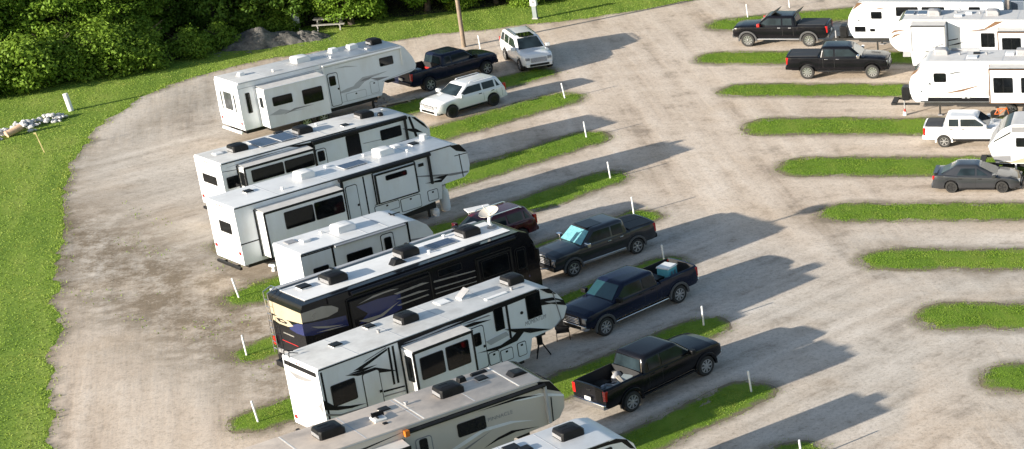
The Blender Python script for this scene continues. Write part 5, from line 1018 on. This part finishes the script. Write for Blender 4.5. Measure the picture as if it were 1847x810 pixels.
# cargo in the navy pickup's bed : local to world
def on(v,lx,ly): 
    h=v.rotation_euler[2]; return v.location[0]+lx*math.cos(h)-ly*math.sin(h), v.location[1]+lx*math.sin(h)+ly*math.cos(h)
x,y=on(navy,-2.45,.05); r=thing('cool_box','pale blue box with a dark H shaped strap in the navy pickup bed','box',(x,y,.785),R(-122+12))
MB().box(-.36,.36,-.34,.34,0,.72,'cyan_plastic',.03,.03).build('box',r,bevel=.03); MB().box(-.37,.37,-.35,.35,.72,.80,'white_plastic',.03,.03).build('lid',r,bevel=.02)
for s in (1,): MB().prism([(-.16,.18),(-.08,.18),(-.08,.32),(.08,.32),(.08,.18),(.16,.18),(.16,.58),(.08,.58),(.08,.40),(-.08,.40),(-.08,.58),(-.16,.58)],'y',.335,.352,'steel_grey').build('strap_mark',r)
x,y=on(navy,-1.75,-.2); r=thing('storage_tote','black storage tote in the bed beside the pale blue box','box',(x,y,.785),R(-122)); MB().box(-.3,.3,-.4,.4,0,.35,'black_plastic',-.03,-.03).build('tub',r,bevel=.02); MB().box(-.35,.35,-.45,.45,.35,.4,'black_plastic').build('lid',r,bevel=.01)
# heap of gear in the black pickup's bed
def gear(nm,label,cat,lx,ly,rz,fn,group=None):
    x,y=on(blackt,lx,ly); r=thing(nm,label,cat,(x,y,.80),R(57.5+rz),group); fn(r); return r
def chair(r):
    for s in (-.26,.26): MB().tube([(-.45,s,.10),(.45,s,.34)],.018,6,'light_decal').tube([(-.40,s,.34),(.42,s,.12)],.018,6,'light_decal').build('frame',r)
    MB().box(-.40,.40,-.24,.24,.20,.225,'steel_grey').build('seat',r); MB().add([(-.42,-.24,.14),(.40,-.24,.36),(.40,.24,.36),(-.42,.24,.14),(-.42,-.24,.16),(.40,-.24,.38),(.40,.24,.38),(-.42,.24,.16)],[(3,2,1,0),(4,5,6,7),(0,1,5,4),(1,2,6,5),(2,3,7,6),(3,0,4,7)],'steel_grey').build('backrest',r)
gear('folding_chair','folded grey chair lying in the black pickup bed near the cab','chair',-1.75,-.25,15,chair); gear('folding_chair','folded grey chair lying in the black pickup bed against its right side','chair',-2.25,-.42,-35,chair)
gear('lumber_board','weathered wooden board lying in the black pickup bed','board',-1.7,.1,65,lambda r:MB().box(-.7,.7,-.07,.07,.30,.34,'plank_wood').box(-.05,.05,-.06,.06,0,.30,'weathered_wood').build('board',r))
def hose(r):
    pts=[(.28*math.cos(t*.6),.28*math.sin(t*.6),.04+t*.007) for t in range(36)]; MB().tube(pts,.035,6,'light_decal').build('coil',r,smooth=60)
gear('hose_coil','pale coiled hose in the black pickup bed near the tailgate','hose',-2.5,-.2,0,hose)
gear('gear_sack','grey sack leaning on the cab inside the black pickup bed','sack',-1.55,.35,10,lambda r:MB().rings([[(.3*s*math.cos(2*PI*i/10),.18*s*math.sin(2*PI*i/10),z) for i in range(10)] for z,s in ((0,.8),(.12,1),(.3,.95),(.42,.5),(.46,.2))],'grey_plastic').build('sack',r,smooth=60))
# tripod under the pin of trailer 6
x,y=on(bpy.data.objects['fifth_wheel_trailer.002'],10.5,1.2)
r=thing('tripod_stand','black tripod stand under the raised nose of the trailer with bold black stripes','tripod',(x,y,0))
for k in range(3): a=2*PI*k/3+.3; MB().cyl((.38*math.cos(a),.38*math.sin(a),0.02),(.08*math.cos(a),.08*math.sin(a),.62),.03,.03,8,'black_plastic').build('leg',r)
MB().cyl((0,0,.56),(0,0,1.0),.12,.12,14,'black_plastic').build('head',r)
r=thing('camp_chair','black folding camp chair near the chrome grille of the navy pickup','chair',(-28.05,77.0,0),R(20))
MB().box(-.28,.28,-.25,.25,.38,.42,'black_trim').build('seat',r); MB().box(-.28,.28,.22,.27,.42,.90,'black_trim').build('backrest',r)
for sx in (-1,1): MB().tube([(sx*.28,-.27,0),(sx*.26,.26,.40)],.016,6,'black_plastic').tube([(sx*.28,.27,0),(sx*.26,-.26,.40)],.016,6,'black_plastic').box(sx*.28-.03,sx*.28+.03,-.25,.25,.58,.61,'black_trim').build('leg',r)
# blocks and planks by the old trailer's front
r=thing('stacked_blocks','pile of grey concrete blocks under the front of the old white trailer','concrete blocks',(-49.75,112.0,0),R(45))
for i,(a,b,c) in enumerate(((-.45,0,0),(0,.05,0),(.45,0,0),(-.25,0,.2),(.22,.05,.2),(0,0,.4))): MB().box(a-.2,a+.2,b-.2,b+.2,c+.001*i,c+.195,'concrete').build('block',r,bevel=.01)
for dy,l in ((-.25,'longer weathered plank on the ground by the concrete blocks'),(.15,'shorter weathered plank behind the longer one by the concrete blocks')):
    o=MB().box(-1.15 if dy<0 else -.85,1.15 if dy<0 else .85,-.12,.12,.10,.15,'plank_wood').box(-.8,-.7,-.13,.13,0.002,.10,'plank_wood').box(.7,.8,-.13,.13,0.002,.10,'plank_wood').build('plank'); o.location=(-48.9,112.25+dy*1.6,0.012); o.rotation_euler=(0,0,R(44)); tag(o,l,'plank','planks by the old white trailer')
# white sewer cap box and orange bicycle
o=MB().cyl((0,0,0),(0,0,.30),.10,.10,12,'white_plastic').box(-.16,.16,-.14,.14,.28,.42,'white_plastic',.03,.03).build('sewer_riser',smooth=30); o.location=(-44.35,84.9,0); tag(o,'short white hookup pipe on the ground by the rear of the awning trailer','pipe')
r=thing('bicycle','orange child bicycle standing under a white slide-out, just above the white pickup','bicycle',(-11.75,108.95,0),R(4))
def cyc(x):
    m=MB(); T=lambda X,Y,Z:(X+x,Z,Y+.28); m.lathe([(.21,-.02),(.26,-.025),(.28,0),(.26,.025),(.21,.02),(.21,-.02)],22,'rubber',T); o=m.build('wheel',r,smooth=50); q=MB().lathe([(.19,-.015),(.21,-.015),(.21,.015),(.19,.015),(.19,-.015)],22,'chrome',T)
    for k in range(8): a=PI*k/8*2; q.cyl((x,0,.28),(x+.2*math.cos(a),0,.28+.2*math.sin(a)),.006,.006,4,'chrome')
    q.build('rim',o)
cyc(-.42); cyc(.42)
MB().tube([(-.42,0,.28),(-.12,0,.30),(.28,0,.62),(-.22,0,.60),(-.42,0,.28)],.03,8,'orange_paint').tube([(-.12,0,.30),(-.24,0,.66)],.03,8,'orange_paint').tube([(.30,0,.70),(.42,0,.28)],.025,8,'orange_paint').build('frame',r,smooth=50)
MB().box(-.36,-.14,-.05,.05,.68,.73,'black_plastic').build('saddle',r,bevel=.015); MB().tube([(.30,0,.62),(.26,0,.84)],.016,6,'chrome').tube([(.22,-.24,.86),(.26,0,.84),(.22,.24,.86)],.016,6,'black_plastic').build('handlebar',r)
# ------------------------------------------------------------------ trees
def crown_mesh(seed,H_,Rr,low,nclump,nleaf,ls,top_round=1.0):
    g=np.random.default_rng(seed); C_=[]
    # clump centres on an uneven egg, denser outside
    lob=[(g.uniform(0,2*PI),g.uniform(.15,.95),g.uniform(.25,.55)) for _ in range(7)]
    while len(C_)<nclump:
        t=g.uniform(0,1); a=g.uniform(0,2*PI)
        env=(math.sin(PI*min(1,.12+t*.92)**.8))**.6
        bulge=1+sum(w_*math.exp(-((math.atan2(math.sin(a-la),math.cos(a-la)))/.5)**2-((t-lt)/.18)**2) for la,lt,w_ in lob)*.8-.22
        rad=Rr*env*bulge*(g.uniform(.45,1.0)**.45)
        C_.append((rad*math.cos(a),rad*math.sin(a),low+t*(H_-low),g.uniform(.35,.75)))
    C_=np.array(C_)
    n=nclump*nleaf; ci=np.repeat(np.arange(nclump),nleaf)
    d=g.normal(size=(n,3)); d/=np.linalg.norm(d,axis=1)[:,None]; rr=C_[ci,3]*g.uniform(.5,1.1,n)**.6
    p=C_[ci,:3]+d*rr[:,None]*np.array([1.15,1.15,.75])
    p[:,2]=np.maximum(p[:,2],.05)
    nrm=d*.6+np.array([0,0,.55])+g.normal(size=(n,3))*.45; nrm/=np.linalg.norm(nrm,axis=1)[:,None]
    u=np.cross(nrm,g.normal(size=(n,3))); u/=np.linalg.norm(u,axis=1)[:,None]; v=np.cross(nrm,u)
    s=ls*g.uniform(.6,1.35,n)[:,None]; 
    q=np.stack([p-u*s*.9,p-v*s*.55+nrm*s*.12,p+u*s*.9,p+v*s*.55+nrm*s*.12],1).reshape(-1,3)
    return q
def make_tree(name,seed,H_,Rr,low,nclump,nleaf,ls,leaf,label,group,cat='tree',trunk_r=.2):
    r=thing(name,label,cat,(0,0,0),0,group); g=random.Random(seed)
    m=MB(); top=H_*.8; pts=[(g.uniform(-.12,.12)*k,g.uniform(-.12,.12)*k,top*k/6) for k in range(7)]
    m.tube(pts,[trunk_r*(1.25 if k==0 else 1-.13*k) for k in range(7)],9,'bark')
    for k in range(9):
        z=lerp(max(1.2,low*.9),top*.95,k/8); i=min(5,int(z/top*6)); b=Vector(pts[i]).lerp(Vector(pts[i+1]),z/top*6-i); a=g.uniform(0,6.3); L_=Rr*g.uniform(.5,.85)
        m.tube([b,b+Vector((math.cos(a)*L_*.5,math.sin(a)*L_*.5,L_*.25)),b+Vector((math.cos(a)*L_,math.sin(a)*L_,L_*.55))],[trunk_r*.45,trunk_r*.28,trunk_r*.1],6,'bark')
    m.build('trunk',r,smooth=50)
    q=crown_mesh(seed,H_,Rr,low,nclump,nleaf,ls)
    fast_mesh('crown',q,4,np.arange(len(q)),leaf,parent=r); return r
TG='trees of the wood behind the lawn'
LB='broad leafy green tree in the wood along the top edge of the photo'
kinds=[make_tree('broadleaf_tree',21,9.5,3.1,.35,330,84,.115,'leaf','leafy green tree clothed to the ground, in the sunlit left end of the wood',TG),
       make_tree('broadleaf_tree',22,10.5,3.5,.6,350,84,.12,'leaf','leafy green tree clothed to the ground, in the sunlit left end of the wood',TG),
       make_tree('broadleaf_tree',23,9,3.3,1.0,330,84,.12,'leaf','leafy green tree on a bare trunk, in the wood beyond the picnic table',TG),
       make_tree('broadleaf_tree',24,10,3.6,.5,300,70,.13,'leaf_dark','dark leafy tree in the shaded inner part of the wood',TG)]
def plant(k,x,y,s=1,rz=None,label=None,used={}):
    o=kinds[k] if k not in used else copy_tree(kinds[k]); used[k]=1
    o.location=(x,y,0); o.scale=(s,s,s*random.uniform(.92,1.08)); o.rotation_euler=(0,0,random.uniform(0,6.3) if rz is None else rz)
    if label: o['label']=label
    return o
random.seed(31)
for x,y,k,s in ((-81.1,114.8,0,1),(-77.2,117.8,1,1),(-73.8,120.9,0,1.0),(-70.8,123.0,0,.9),(-84,111,1,1),(-78.5,121.5,1,1.1),(-74.5,125.0,0,1.1)): plant(k,x,y,s)
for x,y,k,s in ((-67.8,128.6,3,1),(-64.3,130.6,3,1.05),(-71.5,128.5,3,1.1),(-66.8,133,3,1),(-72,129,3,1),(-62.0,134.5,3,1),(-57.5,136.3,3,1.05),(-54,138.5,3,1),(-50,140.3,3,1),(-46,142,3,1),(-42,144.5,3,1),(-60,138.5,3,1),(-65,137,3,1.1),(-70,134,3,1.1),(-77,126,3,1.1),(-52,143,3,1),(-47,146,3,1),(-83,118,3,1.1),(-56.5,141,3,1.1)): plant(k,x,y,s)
for x,y,k,s,l in ((-59.3,130.6,2,.95,'sunlit leafy tree hanging low over the picnic table'),(-55.4,134.4,2,1,'leafy tree on a bare trunk left of the utility pole'),(-51.2,136.6,2,.95,'leafy tree on a bare trunk just right of the utility pole'),(-46.6,138.2,2,1,'leafy tree behind the blue grey electric pedestal'),(-42.3,141.4,2,1,'leafy tree at the right end of the wood')): plant(k,x,y,s,label=l)
# shrubs along the wood edge
sh=[make_tree('shrub',40+i,1.9+.5*i,1.3+.2*i,.1,60,70,.10,'leaf_shrub','yellow green shrub at the foot of the sunlit trees on the left','shrubs along the edge of the wood','shrub',.05) for i in range(2)]
for n_,(x,y,s) in enumerate(((-78.5,110.6,1.1),(-76.3,112.0,1.25),(-74.6,113.9,1.1),(-73.2,115.0,1.3),(-71.4,116.9,1.1),(-69.7,118.2,1.2),(-68.0,119.3,1.0),(-80.5,108.8,1.3),(-77.0,114.2,1.3),(-72.3,117.8,1.3),(-79.4,111.9,1.1),(-75.6,115.3,1.2),(-74.0,117.2,1.15),(-70.6,119.4,1.35),(-78.2,113.0,1.2),(-68.9,120.6,1.1),(-82.5,109.5,1.2))):
    o=sh[n_] if n_<2 else copy_tree(sh[n_%2]); o.location=(x,y,0); o.scale=(s,s,s); o.rotation_euler=(0,0,random.uniform(0,6.3))
for x,y,s in ((-66.4,122.4,.9),(-65.6,124.6,.8),(-65.0,127.9,.95),(-58.5,132.3,.7),(-53.2,135.1,.7),(-49.0,136.2,.75),(-44.6,138.8,.7),(-63.6,128.5,.8)):
    o=copy_tree(sh[0]); o.location=(x,y,0); o.scale=(s,s,s); o.rotation_euler=(0,0,random.uniform(0,6.3)); o['label']='low shrub in the shade at the foot of the dark trees'
    for c in o.children:
        if c.name.startswith('crown'): c.data=c.data
# dark floor of the wood
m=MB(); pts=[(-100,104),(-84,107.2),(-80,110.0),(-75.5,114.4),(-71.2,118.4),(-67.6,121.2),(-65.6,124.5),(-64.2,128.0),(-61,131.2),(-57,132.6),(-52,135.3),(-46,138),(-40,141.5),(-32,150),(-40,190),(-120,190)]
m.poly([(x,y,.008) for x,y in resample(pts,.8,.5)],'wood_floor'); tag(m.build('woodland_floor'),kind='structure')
